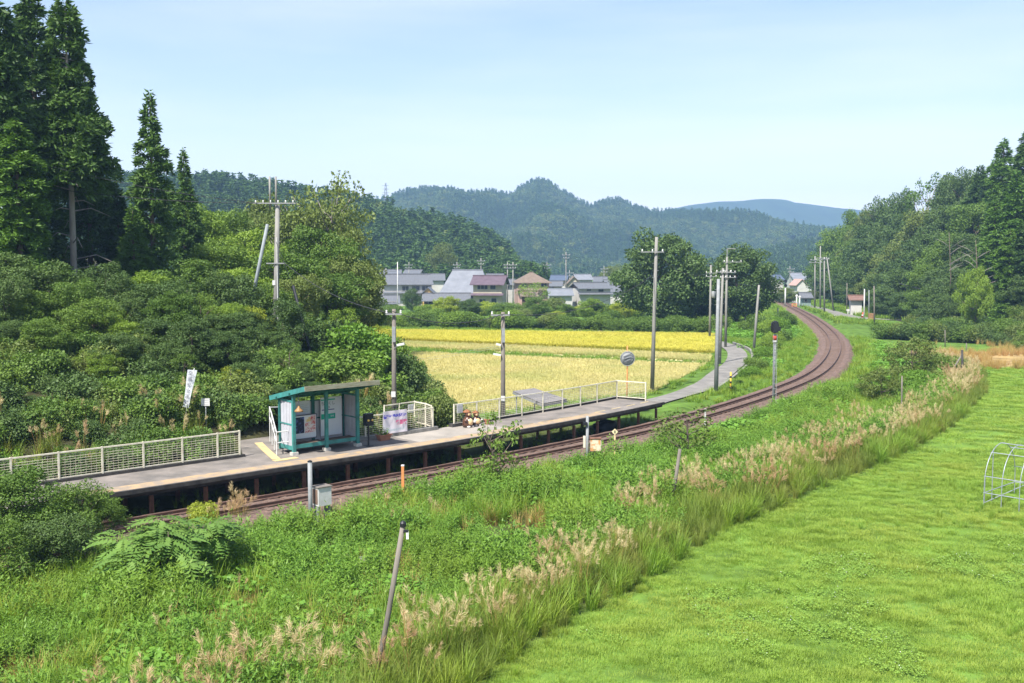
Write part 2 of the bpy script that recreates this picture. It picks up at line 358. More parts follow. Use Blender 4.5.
# ------------------------------------------------------------------ scattering of uncountable growth (geometry nodes, one object each)
SRC = [0]
def source(parts):                   # [(V,Q,material)] -> unlinked object with several material slots
    SRC[0] += 1; V = []; Q = []; mi = []; k = 0; mats = []
    for v, q, m in parts:
        V.append(v); Q.append(q + k); k += len(v)
        if m not in mats: mats.append(m)
        mi += [mats.index(m)] * len(q)
    me = mesh_np('growth_%03d' % SRC[0], np.vstack(V), np.vstack(Q))
    for m in mats: me.materials.append(m)
    me.polygons.foreach_set('material_index', np.array(mi, np.int32))
    return bpy.data.objects.new('growth_%03d' % SRC[0], me)
def scatter(name, label, cat, srcs, X, Y, Z, scl, idx=None, tilt=.12, squash=None):
    n = len(X); me = bpy.data.meshes.new(name); me.vertices.add(n); me.vertices.foreach_set('co', np.stack([X, Y, Z], 1).astype(np.float32).ravel())
    g = np.random.default_rng(n)
    rot = np.stack([g.normal(size=n) * tilt, g.normal(size=n) * tilt, g.uniform(0, 6.283, n)], 1).astype(np.float32)
    me.attributes.new('rot', 'FLOAT_VECTOR', 'POINT').data.foreach_set('vector', rot.ravel())
    scl = np.broadcast_to(scl, (n,)); sv = np.stack([scl, scl, scl * (squash if squash is not None else 1)], 1).astype(np.float32)
    me.attributes.new('siz', 'FLOAT_VECTOR', 'POINT').data.foreach_set('vector', sv.ravel())
    me.attributes.new('pick', 'INT', 'POINT').data.foreach_set('value', (idx if idx is not None else g.integers(0, len(srcs), n)).astype(np.int32))
    c = bpy.data.collections.new('growth_' + name)
    for s in srcs: c.objects.link(s)
    ng = bpy.data.node_groups.new('scatter_' + name, 'GeometryNodeTree'); ng.is_modifier = True
    ng.interface.new_socket('Geometry', in_out='INPUT', socket_type='NodeSocketGeometry'); ng.interface.new_socket('Geometry', in_out='OUTPUT', socket_type='NodeSocketGeometry')
    N = ng.nodes.new; K = ng.links.new; gi = N('NodeGroupInput'); go = N('NodeGroupOutput'); ip = N('GeometryNodeInstanceOnPoints'); ci = N('GeometryNodeCollectionInfo')
    ci.inputs['Collection'].default_value = c; ci.inputs['Separate Children'].default_value = True; ci.inputs['Reset Children'].default_value = True
    def na(nm, ty): q = N('GeometryNodeInputNamedAttribute'); q.data_type = ty; q.inputs['Name'].default_value = nm; return q.outputs['Attribute']
    er = N('FunctionNodeEulerToRotation'); K(na('rot', 'FLOAT_VECTOR'), er.inputs[0]); K(er.outputs[0], ip.inputs['Rotation']); K(na('siz', 'FLOAT_VECTOR'), ip.inputs['Scale'])
    K(na('pick', 'INT'), ip.inputs['Instance Index']); ip.inputs['Pick Instance'].default_value = True
    K(gi.outputs[0], ip.inputs['Points']); K(ci.outputs[0], ip.inputs['Instance']); K(ip.outputs[0], go.inputs[0])
    o = bpy.data.objects.new(name, me); COL.objects.link(o); md = o.modifiers.new('scatter', 'NODES'); md.node_group = ng
    return stuff(o, label, cat)
def inview(x, y, z, mx_=130, top=-100, bot=120):
    px, py = screen(x, y, z); return (px > -mx_) & (px < 1024 + mx_) & (py < 683 + bot) & (py > top) & (y > 5)
def rnd(n, x0, x1, y0, y1): return rng.uniform(x0, x1, n), rng.uniform(y0, y1, n)
# ================================================================== SETTING
# ---------------------------------------------------------------- ground sheet
def graded(a, b, step, lo, hi, k=1.16):
    v = list(np.arange(a, b + 1e-6, step)); d = step; x = a
    L_ = []
    while x > lo: d *= k; x -= d; L_.append(x)
    d = step; x = b; U_ = []
    while x < hi: d *= k; x += d; U_.append(x)
    return np.array(L_[::-1] + v + U_)
gx = np.clip(graded(-45, 75, .75, -3100, 3100), -3100, 3100); gy = np.clip(graded(12, 150, .8, -60, 2670), -60, 2670)
GX, GY = np.meshgrid(gx, gy); GZ = gz(GX, GY)
nx, ny = len(gx), len(gy); idx = np.arange(nx * ny).reshape(ny, nx)
me = mesh_np('ground', np.stack([GX.ravel(), GY.ravel(), GZ.ravel()], 1), np.stack([idx[:-1, :-1].ravel(), idx[:-1, 1:].ravel(), idx[1:, 1:].ravel(), idx[1:, :-1].ravel()], 1), True)
gs, go_ = so(GX.ravel(), GY.ravel()); gl = lawn_d(GX.ravel(), GY.ravel()); yy = GY.ravel(); xx = GX.ravel()
soil = np.array((.06, .075, .025)); lawnc = np.array((.11, .19, .035)); bank = np.array((.09, .16, .03)); tan_ = np.array((.30, .21, .10))
gc = np.tile(soil, (len(xx), 1))
gc[(yy > 55)] = bank
gc[(gl > 0) & (yy < 110) & (go_ < 0)] = lawnc
# bare harvested field beyond the end of the mown strip, at the right edge
bf = (yy > 66) & (yy < 104) & (xx > np.where(yy > 86, 40, 46 - (yy - 66) * .12)) & (xx < 90) & (gl > np.where(yy > 86, -.5, 2.2)) & ((yy > 87) | (yy < 82))
gc[bf] = tan_
fo = (xx < np.interp(yy, XB[:, 0], XB[:, 1])) & (go_ > 7)
gc[fo] = (.05, .05, .025)
gc[(xx > np.interp(yy, HB[:, 0], HB[:, 1]))] = (.045, .05, .025)
ca = me.color_attributes.new('gcol', 'FLOAT_COLOR', 'POINT'); ca.data.foreach_set('color', np.c_[gc, np.ones(len(gc))].astype(np.float32).ravel())
gm = bpy.data.materials.new('ground'); gm.use_nodes = True; nt = gm.node_tree; P = nt.nodes['Principled BSDF']; P.inputs['Roughness'].default_value = .95
P.inputs['Specular IOR Level'].default_value = .1
av = nt.nodes.new('ShaderNodeVertexColor'); av.layer_name = 'gcol'; K = nt.links.new
ge = nt.nodes.new('ShaderNodeNewGeometry'); n1 = nt.nodes.new('ShaderNodeTexNoise'); n1.inputs['Scale'].default_value = .9; n1.inputs['Detail'].default_value = 8
K(ge.outputs['Position'], n1.inputs['Vector']); r1 = ramp(nt, (.55, .55, .5), (1.35, 1.35, 1.2), .3, .7); K(n1.outputs[0], r1.inputs[0])
mm = nt.nodes.new('ShaderNodeMixRGB'); mm.blend_type = 'MULTIPLY'; mm.inputs[0].default_value = 1; K(av.outputs[0], mm.inputs[1]); K(r1.outputs[0], mm.inputs[2]); K(mm.outputs[0], P.inputs['Base Color'])
bmp = nt.nodes.new('ShaderNodeBump'); bmp.inputs['Strength'].default_value = .6; bmp.inputs['Distance'].default_value = .1; n2 = nt.nodes.new('ShaderNodeTexNoise'); n2.inputs['Scale'].default_value = 5; n2.inputs['Detail'].default_value = 6
K(ge.outputs['Position'], n2.inputs['Vector']); K(n2.outputs[0], bmp.inputs['Height']); K(bmp.outputs[0], P.inputs['Normal'])
struct(link('ground', me, gm))

# ---------------------------------------------------------------- far hills
M_hill = mat('hill_soil', (.035, .06, .025), (.02, .035, .015), .02, .95)
def hill(name, sky_px, D, W, tree, seed, fold=.25, base=-6., n=220, m=46, back=.5):
    px = np.linspace(sky_px[0][0], sky_px[-1][0], n); py = np.interp(px, [p[0] for p in sky_px], [p[1] for p in sky_px])
    X = (px - CX) / F * D; zr = np.array([ZAT(q, D) for q in py]) - tree
    ts = np.linspace(-1, back, m); V = np.zeros((m, n, 3))
    for j, t in enumerate(ts):
        pr = .5 + .5 * math.cos(math.pi * min(1, abs(t) / (1 if t < 0 else back * 1.0)))
        rough = (vnoise(X + t * W * .3, np.full(n, t * W), 4. / W, seed) - .5) * 2 + (vnoise(X, np.full(n, t * W), 9. / W, seed + 1) - .5)
        zz = zr * (pr + fold * rough * math.sin(math.pi * min(1, abs(t)))) if t < 0 else zr * pr
        V[j, :, 0] = X * (1 + t * W / D * .6); V[j, :, 1] = D + t * W; V[j, :, 2] = base + (zz - base * pr) * 1.0
    ii = np.arange(n * m).reshape(m, n)
    me = mesh_np(name, V.reshape(-1, 3), np.stack([ii[:-1, :-1].ravel(), ii[:-1, 1:].ravel(), ii[1:, 1:].ravel(), ii[1:, :-1].ravel()], 1), True)
    struct(link(name, me, M_hill)); return V
def on_hill(V, n, tmin=0, tmax=1., g=rng):
    m, k, _ = V.shape; a = g.uniform(tmin, tmax, n) * (m - 1.001); b = g.random(n) * (k - 1.001); i = a.astype(int); j = b.astype(int); fa = (a - i)[:, None]; fb = (b - j)[:, None]
    P = (V[i, j] * (1 - fb) + V[i, j + 1] * fb) * (1 - fa) + (V[i + 1, j] * (1 - fb) + V[i + 1, j + 1] * fb) * fa
    return P[:, 0], P[:, 1], P[:, 2]
HV_mid = hill('hill', [(300, 214), (350, 206), (390, 200), (410, 194), (430, 191), (455, 191), (470, 194), (490, 190), (505, 194), (515, 190), (524, 185), (532, 181), (540, 177), (548, 182), (558, 189), (575, 199), (590, 206), (605, 200), (618, 199), (632, 206), (650, 211), (680, 210), (700, 211), (720, 214), (745, 217), (770, 223), (800, 230), (840, 240), (900, 246)], 1350, 620, 11, 5)
HV_right = hill('hill', [(690, 268), (730, 262), (760, 251), (790, 244), (822, 238), (880, 232), (950, 240)], 850, 330, 9, 9)
HV_left = hill('hill', [(60, 172), (110, 176), (150, 180), (200, 182), (215, 178), (250, 183), (300, 190), (350, 199), (375, 202), (390, 205), (410, 212), (430, 216), (455, 222), (475, 228), (495, 239), (508, 250), (520, 266), (540, 275)], 470, 190, 12, 13, .12)
hill('mountain', [(250, 215), (340, 200), (360, 198), (395, 204), (450, 214), (560, 222), (640, 214), (661, 211), (689, 205), (717, 201.5), (750, 201), (783, 201.5), (806, 204), (839, 208.5), (900, 216), (1000, 222)], 2400, 480, 0, 17, .12)

# ---------------------------------------------------------------- rice fields
M_rice = mat('ripe_rice', (.50, .46, .11), (.40, .39, .09), .5, .9, bump=.8, bscale=6)
M_stub = mat('rice_stubble', (.52, .46, .26), (.41, .41, .19), .7, .95, bump=.8, bscale=5, stretch=(.25, 1.5, 1))
def patch(c, u, v): c = np.array(c); return (c[0] * (1 - u)[..., None] + c[1] * u[..., None]) * (1 - v)[..., None] + (c[3] * (1 - u)[..., None] + c[2] * u[..., None]) * v[..., None]
def field(name, label, cs, z0, z1, m, nu, nv, rough):
    u, v = np.meshgrid(np.linspace(0, 1, nu), np.linspace(0, 1, nv)); P = patch(cs, u, v); z = z1 + (vnoise(P[..., 0], P[..., 1], .35, 2) - .5) * rough + (vnoise(P[..., 0], P[..., 1], 1.7, 4) - .5) * rough * .6
    e = (u == 0) | (u == 1) | (v == 0) | (v == 1); z = np.where(e, z0, z); ii = np.arange(nu * nv).reshape(nv, nu)
    me = mesh_np(name, np.stack([P[..., 0], P[..., 1], z], -1).reshape(-1, 3), np.stack([ii[:-1, :-1].ravel(), ii[:-1, 1:].ravel(), ii[1:, 1:].ravel(), ii[1:, :-1].ravel()], 1), True)
    return stuff(link(name, me, m), label, 'rice field')
C_rice = [G(376, 338.5, -.1), G(713, 352, -.1), G(716, 334.5, -.1), G(376, 330.5, -.1)]
C_strip = [G(396, 347, -.4), G(709, 361.5, -.4), G(711, 356.5, -.4), G(388, 340.5, -.4)]
C_near = [G(450, 417, -.45), G(652, 392, -.45), G(707, 365, -.45), G(402, 352, -.45)]
field('rice_field', 'bright yellow field of ripe rice in front of the village hedge', C_rice, -.6, .0, M_rice, 160, 60, .14)
field('stubble_field', 'narrow straw coloured strip of cut rice below the bright yellow field', C_strip, -.6, -.36, M_stub, 160, 30, .08)
field('stubble_field', 'broad pale field of cut rice stubble behind the platform', C_near, -.6, -.42, M_stub, 120, 120, .1)
def verge_strip(name, a, b, wd, z, m): d = np.array(b) - np.array(a); return struct(MB().bar((*a, z), (*b, z), wd, .25).build(name, m))
M_conc = mat('concrete', (.28, .265, .24), (.17, .165, .15), 3, .9, bump=.3)
verge_strip('levee', G(384, 339.6, -.4), G(712, 354.2, -.4), .5, -.42, M_conc)

# ---------------------------------------------------------------- lanes
M_lane = mat('lane_asphalt', (.23, .215, .195), (.15, .142, .13), 1.2, .95, bump=.3, bscale=30)
def ribbon(pts, wd, z=None, lift=.03, n=16, cross=3):
    Cc = catmull(np.array(pts, float), n); T_ = np.gradient(Cc, axis=0); T_ /= np.hypot(T_[:, 0], T_[:, 1])[:, None]; Nn = np.c_[-T_[:, 1], T_[:, 0]]
    V = []
    for q in np.linspace(-.5, .5, cross):
        p = Cc + Nn * wd * q; V.append(np.c_[p, gz(p[:, 0], p[:, 1]) + lift if z is None else np.full(len(p), z)])
    V = np.stack(V, 1); k = len(Cc); ii = np.arange(k * cross).reshape(k, cross)
    return V.reshape(-1, 3), np.stack([ii[:-1, :-1].ravel(), ii[:-1, 1:].ravel(), ii[1:, 1:].ravel(), ii[1:, :-1].ravel()], 1)[:, ::-1]
V, Q = ribbon([(-3, 50), (2.5, 56.5), (8, 62), (12.8, 69.5), (16.8, 80), (20.8, 92), (23.4, 104), (23.9, 114), (22.2, 123), (18, 130), (8, 140)], 1.9, None, .09)
struct(link('lane', mesh_np('lane', V, Q), M_lane))
# grey retaining wall along the track side of the lane
lw = catmull(np.array([(14.0, 68.5), (18.1, 79.5), (22.1, 91.5), (24.8, 103.5), (25.2, 113)]), 10)
wl = thing('retaining_wall', 'low weathered grey concrete retaining wall beside the curving lane', 'wall', (lw[0][0], lw[0][1], -.6)); b = MB()
for i in range(len(lw) - 1): b.bar((*lw[i], -.5), (*lw[i + 1], -.5), .2, .62)
b.build('wall', M_conc, wl)
V, Q = ribbon([(76, 330), (75, 290), (70.5, 250), (67.5, 231), (65, 212), (63, 199), (61, 186), (59.8, 177), (61.5, 169), (70, 163)], 3.6, None, .09)
struct(link('road', mesh_np('road', V, Q), M_lane))

# ---------------------------------------------------------------- ballast and track
M_ball = mat('ballast', (.215, .14, .11), (.085, .06, .05), 5, .95, bump=1., bscale=18, detail=12, p0=.36, p1=.64)
ss = np.arange(1.5, TS[-1], .5); prof = [(-1.85, -.52), (-1.45, -.13), (-1.2, -.1), (0, -.09), (1.2, -.1), (1.45, -.13), (1.85, -.5)]
V = np.zeros((len(ss), len(prof), 3))
for i, s in enumerate(ss):
    for j, (o, z) in enumerate(prof): p = at(s, o + (.12 * math.sin(s * 1.7 + j) + .1 * math.sin(s * .63 + 2 * j) if j in (0, 6) else 0)); V[i, j] = (p[0], p[1], z + (random.uniform(-.012, .012) if 0 < j < 6 else 0))
ii = np.arange(len(ss) * len(prof)).reshape(len(ss), -1)
struct(link('ballast_bed', mesh_np('ballast_bed', V.reshape(-1, 3), np.stack([ii[:-1, :-1].ravel(), ii[1:, :-1].ravel(), ii[1:, 1:].ravel(), ii[:-1, 1:].ravel()], 1)[:, ::-1]), M_ball))
M_sl = mat('sleeper_wood', (.19, .13, .10), (.11, .075, .06), 5, .95, stretch=(1, 8, 1), bump=.4)
M_rail = mat('rail_steel', (.20, .12, .09), (.12, .075, .06), 6, .6, .3)
M_railtop = mat('rail_head', (.55, .54, .52), (.42, .40, .38), 3, .3, .9)
trk = struct(thing('railway_track', 'single railway track', 'track', (*at(1.5, 0), -.1))); del trk['label']; del trk['category']
smesh = MB().box((0, 0, 0), (.21, 2.0, .13)).mesh('sleeper'); smesh.materials.append(M_sl)
sl = np.arange(12, 250, .66); rest = MB()
for k, s in enumerate(sl):
    p = at(s, 0); a = ang(s) + random.gauss(0, .006)
    if k < 300:
        o = bpy.data.objects.new('sleeper', smesh); COL.objects.link(o); o.parent = trk
        o.location = (p[0] - trk.location.x, p[1] - trk.location.y, -.14 + random.uniform(-.01, .008) + .1); o.rotation_euler = (0, 0, a)
    else: rest.box((p[0], p[1], -.14), (.21, 2.0, .13), a)
r_ = rest.build('sleeper', M_sl, trk); r_['kind'] = 'stuff'
for sd_ in (-.53, .53):
    b = MB(); b2 = MB(); s = np.arange(3, TS[-1], 1.)
    def sweep(b, prof):
        V = np.array([[(*at(q, sd_ + o), z) for o, z in prof] for q in s]); n_ = len(prof)
        b.add(V.reshape(-1, 3), [(i * n_ + k, i * n_ + (k + 1) % n_, (i + 1) * n_ + (k + 1) % n_, (i + 1) * n_ + k) for i in range(len(s) - 1) for k in range(n_)])
    sweep(b, [(.06, -.05), (.06, -.035), (.012, -.015), (.012, .05), (.033, .06), (.033, .088), (-.033, .088), (-.033, .06), (-.012, .05), (-.012, -.015), (-.06, -.035), (-.06, -.05)])
    ro = b.build('rail', M_rail, trk)
    sweep(b2, [(.026, .089), (.026, .093), (-.026, .093), (-.026, .089)]); b2.build('running_surface', M_railtop, ro)

# ================================================================== STATION
DK = .78                                                                 # deck height
M_asph = mat('platform_asphalt', (.235, .205, .18), (.13, .118, .106), .9, .95, bump=.25, bscale=40)
M_asphl = mat('platform_concrete', (.34, .305, .265), (.24, .218, .19), .8, .95, bump=.25, bscale=40)
M_edge = mat('platform_edge', (.07, .065, .06), (.03, .028, .027), 3, .85)
M_rust = mat('rusty_rail', (.23, .115, .07), (.12, .06, .04), 5, .85, bump=.3)
M_beam = mat('dark_beam', (.05, .04, .035), (.025, .022, .02), 4, .8)
M_line = mat('worn_yellow_line', (.40, .275, .15), (.25, .205, .16), 2.4, .9, p0=.4, p1=.62, detail=8)
M_tact = mat('tactile_yellow', (.55, .42, .19), (.42, .34, .19), 4, .85)
def strip(s0, s1, o0, o1, z0, z1, step=1.):
    n = max(2, int((s1 - s0) / step) + 1); b = MB(); ss = np.linspace(s0, s1, n); V = []
    for s in ss:
        for o, z in ((o0, z0), (o1, z0), (o1, z1), (o0, z1)): V.append((*at(s, o), z))
    Fc = [(i * 4 + k, (i + 1) * 4 + k, (i + 1) * 4 + (k + 1) % 4, i * 4 + (k + 1) % 4) for i in range(n - 1) for k in range(4)] + [(0, 1, 2, 3), tuple((n - 1) * 4 + k for k in (3, 2, 1, 0))]
    return b.add(V, [f[::-1] for f in Fc])
pf = thing('station_platform', 'long narrow railway platform on rusty posts beside the track', 'platform', (*at(38, 3), -.5))
strip(21.5, 38.2, 1.5, 4.5, DK - .1, DK).build('deck', M_asph, pf)
strip(38.2, 43.6, 1.5, 4.5, DK - .1, DK).build('deck', M_asphl, pf)
strip(43.6, 56.2, 1.5, 4.5, DK - .1, DK).build('deck', M_asph, pf)
strip(21.5, 56.2, 1.4, 1.5, DK - .13, DK + .012).build('edge_board', M_edge, pf)
strip(21.5, 56.2, 1.55, 1.7, DK - .27, DK - .1).build('edge_beam', M_beam, pf)
strip(21.5, 56.2, 4.2, 4.36, DK - .34, DK - .1).build('edge_beam', M_beam, pf)
strip(23.2, 50.5, 1.6, 2.3, DK, DK + .004).build('platform_line', M_line, pf)
for k, s in enumerate(np.arange(44.5, 55.5, 1.5)): strip(s, s + .9, 2.25, 2.33, DK + .0, DK + .004).build('dash', M_tact, pf)
strip(44.2, 56.2, 4.36, 4.5, DK, DK + .13).build('kerb', M_edge, pf)
strip(56.06, 56.2, 2.6, 4.36, DK, DK + .13).build('kerb', M_edge, pf)
strip(36.2, 41.0, 4.2, 4.46, DK, DK + .16).build('kerb', M_conc, pf)
strip(41.9, 43.9, 4.2, 4.46, DK, DK + .15).build('kerb', M_edge, pf)
strip(22.0, 31.0, 4.32, 4.46, DK, DK + .1).build('kerb', M_edge, pf)
pm = None
for k, s in enumerate(np.arange(22.2, 56.3, 1.98)):
    for o in (1.75, 4.1):
        p = at(s, o); a = ang(s); b = MB(); h = DK - .34 + .6
        b.box((0, 0, h / 2), (.02, .11, h)); b.box((-.055, 0, h / 2), (.02, .12, h)); b.box((.055, 0, h / 2), (.03, .07, h))
        if pm is None: pm = b.mesh('post'); pm.materials.append(M_rust)
        q = bpy.data.objects.new('post', pm); COL.objects.link(q); q.parent = pf; q.location = Vector((p[0], p[1], -.6)) - Vector(pf.location); q.rotation_euler = (0, 0, a)
    strip(s - .06, s + .06, 1.72, 4.2, DK - .28, DK - .12, 10).build('cross_beam', M_beam, pf)
# dark earth wall under the back of the platform
# concrete footing wall under the made-ground half
ew = thing('retaining_wall', 'dark retaining wall in the shade below the platform', 'wall', (*at(30, 4.5), -.6))
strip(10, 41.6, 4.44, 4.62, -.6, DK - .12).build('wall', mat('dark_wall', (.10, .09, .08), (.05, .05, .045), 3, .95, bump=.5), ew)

# asphalt approach path joining the platform, with its tactile strip
def quad_sheet(name, pts, m, z=None):
    me = bpy.data.meshes.new(name); me.from_pydata([(*p, z) if len(p) == 2 else p for p in pts], [], [tuple(range(len(pts)))]); me.update(); return link(name, me, m)
pth = [(*at(31.0, 4.5), DK), (*at(33.2, 4.5), DK), (*at(34.6, 7.0), DK + .05), (*at(36.5, 9.5), DK + .2), (*at(33.5, 10.0), DK + .2), (*at(32.2, 7.2), DK + .05)]
b = MB(); b.add([(p[0], p[1], p[2]) for p in pth] + [(p[0], p[1], .2) for p in pth], [(0, 1, 2, 5), (5, 2, 3, 4)] + [(i, i + 6, (i + 1) % 6 + 6, (i + 1) % 6) for i in range(6)])
struct(b.build('path', M_asph))
a0, a1 = at(31.6, 2.95), at(32.75, 6.6); d = (a1 - a0) / np.linalg.norm(a1 - a0); nn = np.array((-d[1], d[0])) * .17
tl = thing('tactile_strip', 'pale yellow tactile strip leading from the path to the platform edge', 'paving strip', (a0[0], a0[1], DK))
k = 12
for i in range(k):
    c0 = a0 + (a1 - a0) * i / k; c1 = a0 + (a1 - a0) * (i + .97) / k; zz = DK + .02 + (.04 * max(0, i - 6) / 6)
    MB().bar((*c0, zz), (*c1, zz), .32, .02).build('tile', M_tact, tl)
strip(31.4, 32.4, 2.62, 2.92, DK, DK + .02).build('tile', M_tact, tl)

# ---------------------------------------------------------------- fences
M_cream = mat('cream_paint', (.72, .68, .55), (.56, .50, .38), 6, .6, spec=.4)
M_wire = mat('cream_wire', (.54, .50, .41), (.42, .38, .30), 8, .6)
M_white = mat('white_paint', (.62, .62, .60), (.5, .49, .47), 5, .55, spec=.4)
def fence(label, pts, h=1.05, z=DK, low=.14, wires=9, group=None, m=None, ends=True, wr=.0065):
    m = m or M_cream; root = thing('platform_fence', label, 'fence', (pts[0][0], pts[0][1], z), 0, group)
    for i, p in enumerate(pts): MB().box((p[0], p[1], z + h / 2 + .01), (.06, .06, h + .02), math.atan2(pts[-1][1] - pts[0][1], pts[-1][0] - pts[0][0])).build('post', m, root)
    for i in range(len(pts) - 1):
        a, c = np.array(pts[i]), np.array(pts[i + 1]); d = (c - a) / np.linalg.norm(c - a); a = a + d * .032; c = c - d * .032
        MB().bar((*a, z + h - .02), (*c, z + h - .02), .05, .05).build('top_rail', m, root)
        MB().bar((*a, z + low), (*c, z + low), .04, .04).build('bottom_rail', m, root)
        b = MB()
        for k in range(1, wires + 1):
            zz = z + low + (h - low - .02) * k / (wires + 1); b.tube([(*a, zz), (*c, zz)], wr, 4, False)
        nvt = int(np.linalg.norm(c - a) / .16)
        for k in range(1, nvt):
            q = a + (c - a) * k / nvt; b.tube([(*q, z + low), (*q, z + h - .03)], wr * .6, 3, False)
        b.build('wire_mesh', M_wire, root)
    return root
fence('cream wire mesh fence along the left end of the platform', [at(s, 4.4) for s in (19.5, 21.0, 22.45, 24.0, 25.5, 27.0, 28.5, 29.9, 30.8)])
fence('cream mesh fence behind the pink lettered banner', [at(s, 4.3) for s in (36.0, 36.75, 38.3, 40.75)])
fence('short cream mesh fence set back behind the banner fence', [at(39.2, 6.0), at(40.2, 6.05), at(41.2, 6.1), at(41.1, 5.2), at(40.78, 4.42)], h=1.12)
fence('long cream mesh fence along the far right half of the platform', [at(s, 4.3) for s in (42.1, 43.6, 45.2, 46.9, 48.6, 50.3, 52.0, 53.7, 55.9)] + [at(56.0, 2.5)])
# white stair handrail beside the path
hr = thing('handrail', 'white tubular stair handrail left of the green shelter', 'handrail', (*at(32.2, 3.9), DK))
pp = [np.array((*at(32.05, 3.75), DK)), np.array((*at(32.5, 4.75), DK + .02)), np.array((*at(32.95, 5.75), DK + .04)), np.array((*at(33.15, 6.3), DK + .1))]
for k, p in enumerate(pp): MB().tube([p, p + np.array((0, 0, .95 + .18 * k))], .024, 8).build('post', M_white, hr)
for zf in (.93, .5): MB().tube([p + np.array((0, 0, zf + .18 * k)) for k, p in enumerate(pp)], .022, 8).build('rail', M_white, hr)
e = np.array((*at(33.9, 6.5), DK + .5)); MB().tube([pp[3] + np.array((0, 0, 1.45)), e + np.array((0, 0, .98))], .022, 8).build('rail', M_white, hr)
e = np.array((*at(32.55, 3.72), DK)); MB().tube([pp[0] + np.array((0, 0, .93)), e + np.array((0, 0, .93))], .022, 8).build('rail', M_white, hr)
MB().tube([pp[0] + np.array((0, 0, .5)), e + np.array((0, 0, .5))], .022, 8).build('rail', M_white, hr)

# ---------------------------------------------------------------- waiting shelter (local: x along the track, y away from it, z up)
M_teal = mat('teal_paint', (.05, .26, .24), (.045, .16, .145), 3, .55, spec=.4)
M_teald = mat('dark_teal_paint', (.03, .15, .13), (.02, .10, .09), 5, .7)  # darker teal for back posts and rails, roof beams, rafters and board legs
M_fas = mat('weathered_fascia', (.36, .35, .26), (.24, .22, .14), 3, .85, stretch=(1, 1, 6))
M_panel = mat('corrugated_panel', (.44, .45, .48), (.36, .36, .39), 2, .6)
M_roof = mat('roof_sheet', (.24, .23, .2), (.17, .16, .14), 3, .8)
M_foot = mat('footing', (.55, .53, .48), (.4, .38, .34), 4, .9)
SH = thing('waiting_shelter', 'small teal timber waiting shelter with sloping roof on the platform', 'shelter', (*at(32.6, 3.35), DK), ang(33.8))
def L_(b, name, m, root=None, smooth=False): return b.build(name, m, root or SH, smooth, False)
SW, SDp = 3.0, 1.05
for x in (0, 1.5, SW):
    for y in (0, SDp):
        top = 2.42 - .22 * y
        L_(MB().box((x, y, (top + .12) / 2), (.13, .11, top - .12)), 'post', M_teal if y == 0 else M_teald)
        if y == 0: L_(MB().box((x, y, .06), (.26, .24, .12)), 'footing', M_foot)
for x in (0, SW):
    L_(MB().box((x, SDp / 2, .26), (.07, SDp - .115, .16)), 'sill_beam', M_teal)
    L_(MB().box((x, SDp / 2, 1.2), (.06, SDp - .115, .05)), 'rail', M_teal)
    for z0, z1 in ((.345, 1.172), (1.23, 2.1)):
        b = MB()
        for k in range(8): b.box((x + (.012 if k % 2 else 0), .06 + (SDp - .12) * (k + .5) / 8, (z0 + z1) / 2), (.03, (SDp - .13) / 8, z1 - z0))
        L_(b, 'side_panel', M_panel)
    L_(MB().box((x, SDp / 2, 2.14), (.06, SDp - .115, .08)), 'rail', M_teal)
for x0, x1 in ((.07, 1.43), (1.57, 2.93)):
    for z0, z1 in ((.1, 1.18), (1.24, 1.92)):
        b = MB(); n_ = 10
        for k in range(n_): b.box((x0 + (x1 - x0) * (k + .5) / n_, SDp + (.012 if k % 2 else 0), (z0 + z1) / 2), ((x1 - x0) / n_ - .002, .03, z1 - z0))
        L_(b, 'back_panel', M_panel)
    L_(MB().box(((x0 + x1) / 2, SDp, 1.21), (x1 - x0, .05, .05)), 'rail', M_teald)
    L_(MB().box(((x0 + x1) / 2, SDp, 1.95), (x1 - x0, .05, .05)), 'rail', M_teald)
    L_(MB().box(((x0 + x1) / 2, .02, .32), (x1 - x0, .05, .15)), 'bench_front', M_teal)
    for q in range(3): L_(MB().box(((x0 + x1) / 2, .17 + q * .16, .385), (x1 - x0, .145, .03)), 'bench_slat', mat('bench_wood', (.16, .11, .08), (.1, .07, .05), 4, .8, stretch=(1, 8, 1)))
L_(MB().bar((-.2, 0.0, 2.44), (SW + .3, 0.0, 2.44), .09, .12), 'roof_beam', M_teald)
L_(MB().bar((-.2, SDp, 2.2), (SW + .3, SDp, 2.2), .09, .12), 'roof_beam', M_teald)
Y0, Y1, Z0, Z1, X0, X1 = -1.1, 1.65, 2.76, 2.15, -.12, SW + .34
b = MB(); b.add([(X0, Y0, Z0), (X1, Y0, Z0), (X1, Y1, Z1), (X0, Y1, Z1), (X0, Y0, Z0 + .05), (X1, Y0, Z0 + .05), (X1, Y1, Z1 + .05), (X0, Y1, Z1 + .05)], [(3, 2, 1, 0), (4, 5, 6, 7), (0, 1, 5, 4), (1, 2, 6, 5), (2, 3, 7, 6), (3, 0, 4, 7)])
rf = L_(b, 'roof', M_roof)
L_(MB().bar((X0 - .015, Y0 - .02, Z0 - .01), (X1 + .015, Y0 - .02, Z0 - .01), .035, .19), 'fascia', M_fas, rf)
for x in (X0 - .018, X1 + .018): L_(MB().bar((x, Y0, Z0 - .01), (x, Y1, Z1 - .01), .03, .19), 'fascia', M_teal, rf)
for k in range(5): L_(MB().bar((X0 + .3 + k * .72, Y0 + .03, Z0 - .06), (X0 + .3 + k * .72, Y1 - .03, Z1 - .06), .05, .09), 'rafter', M_teald, rf)

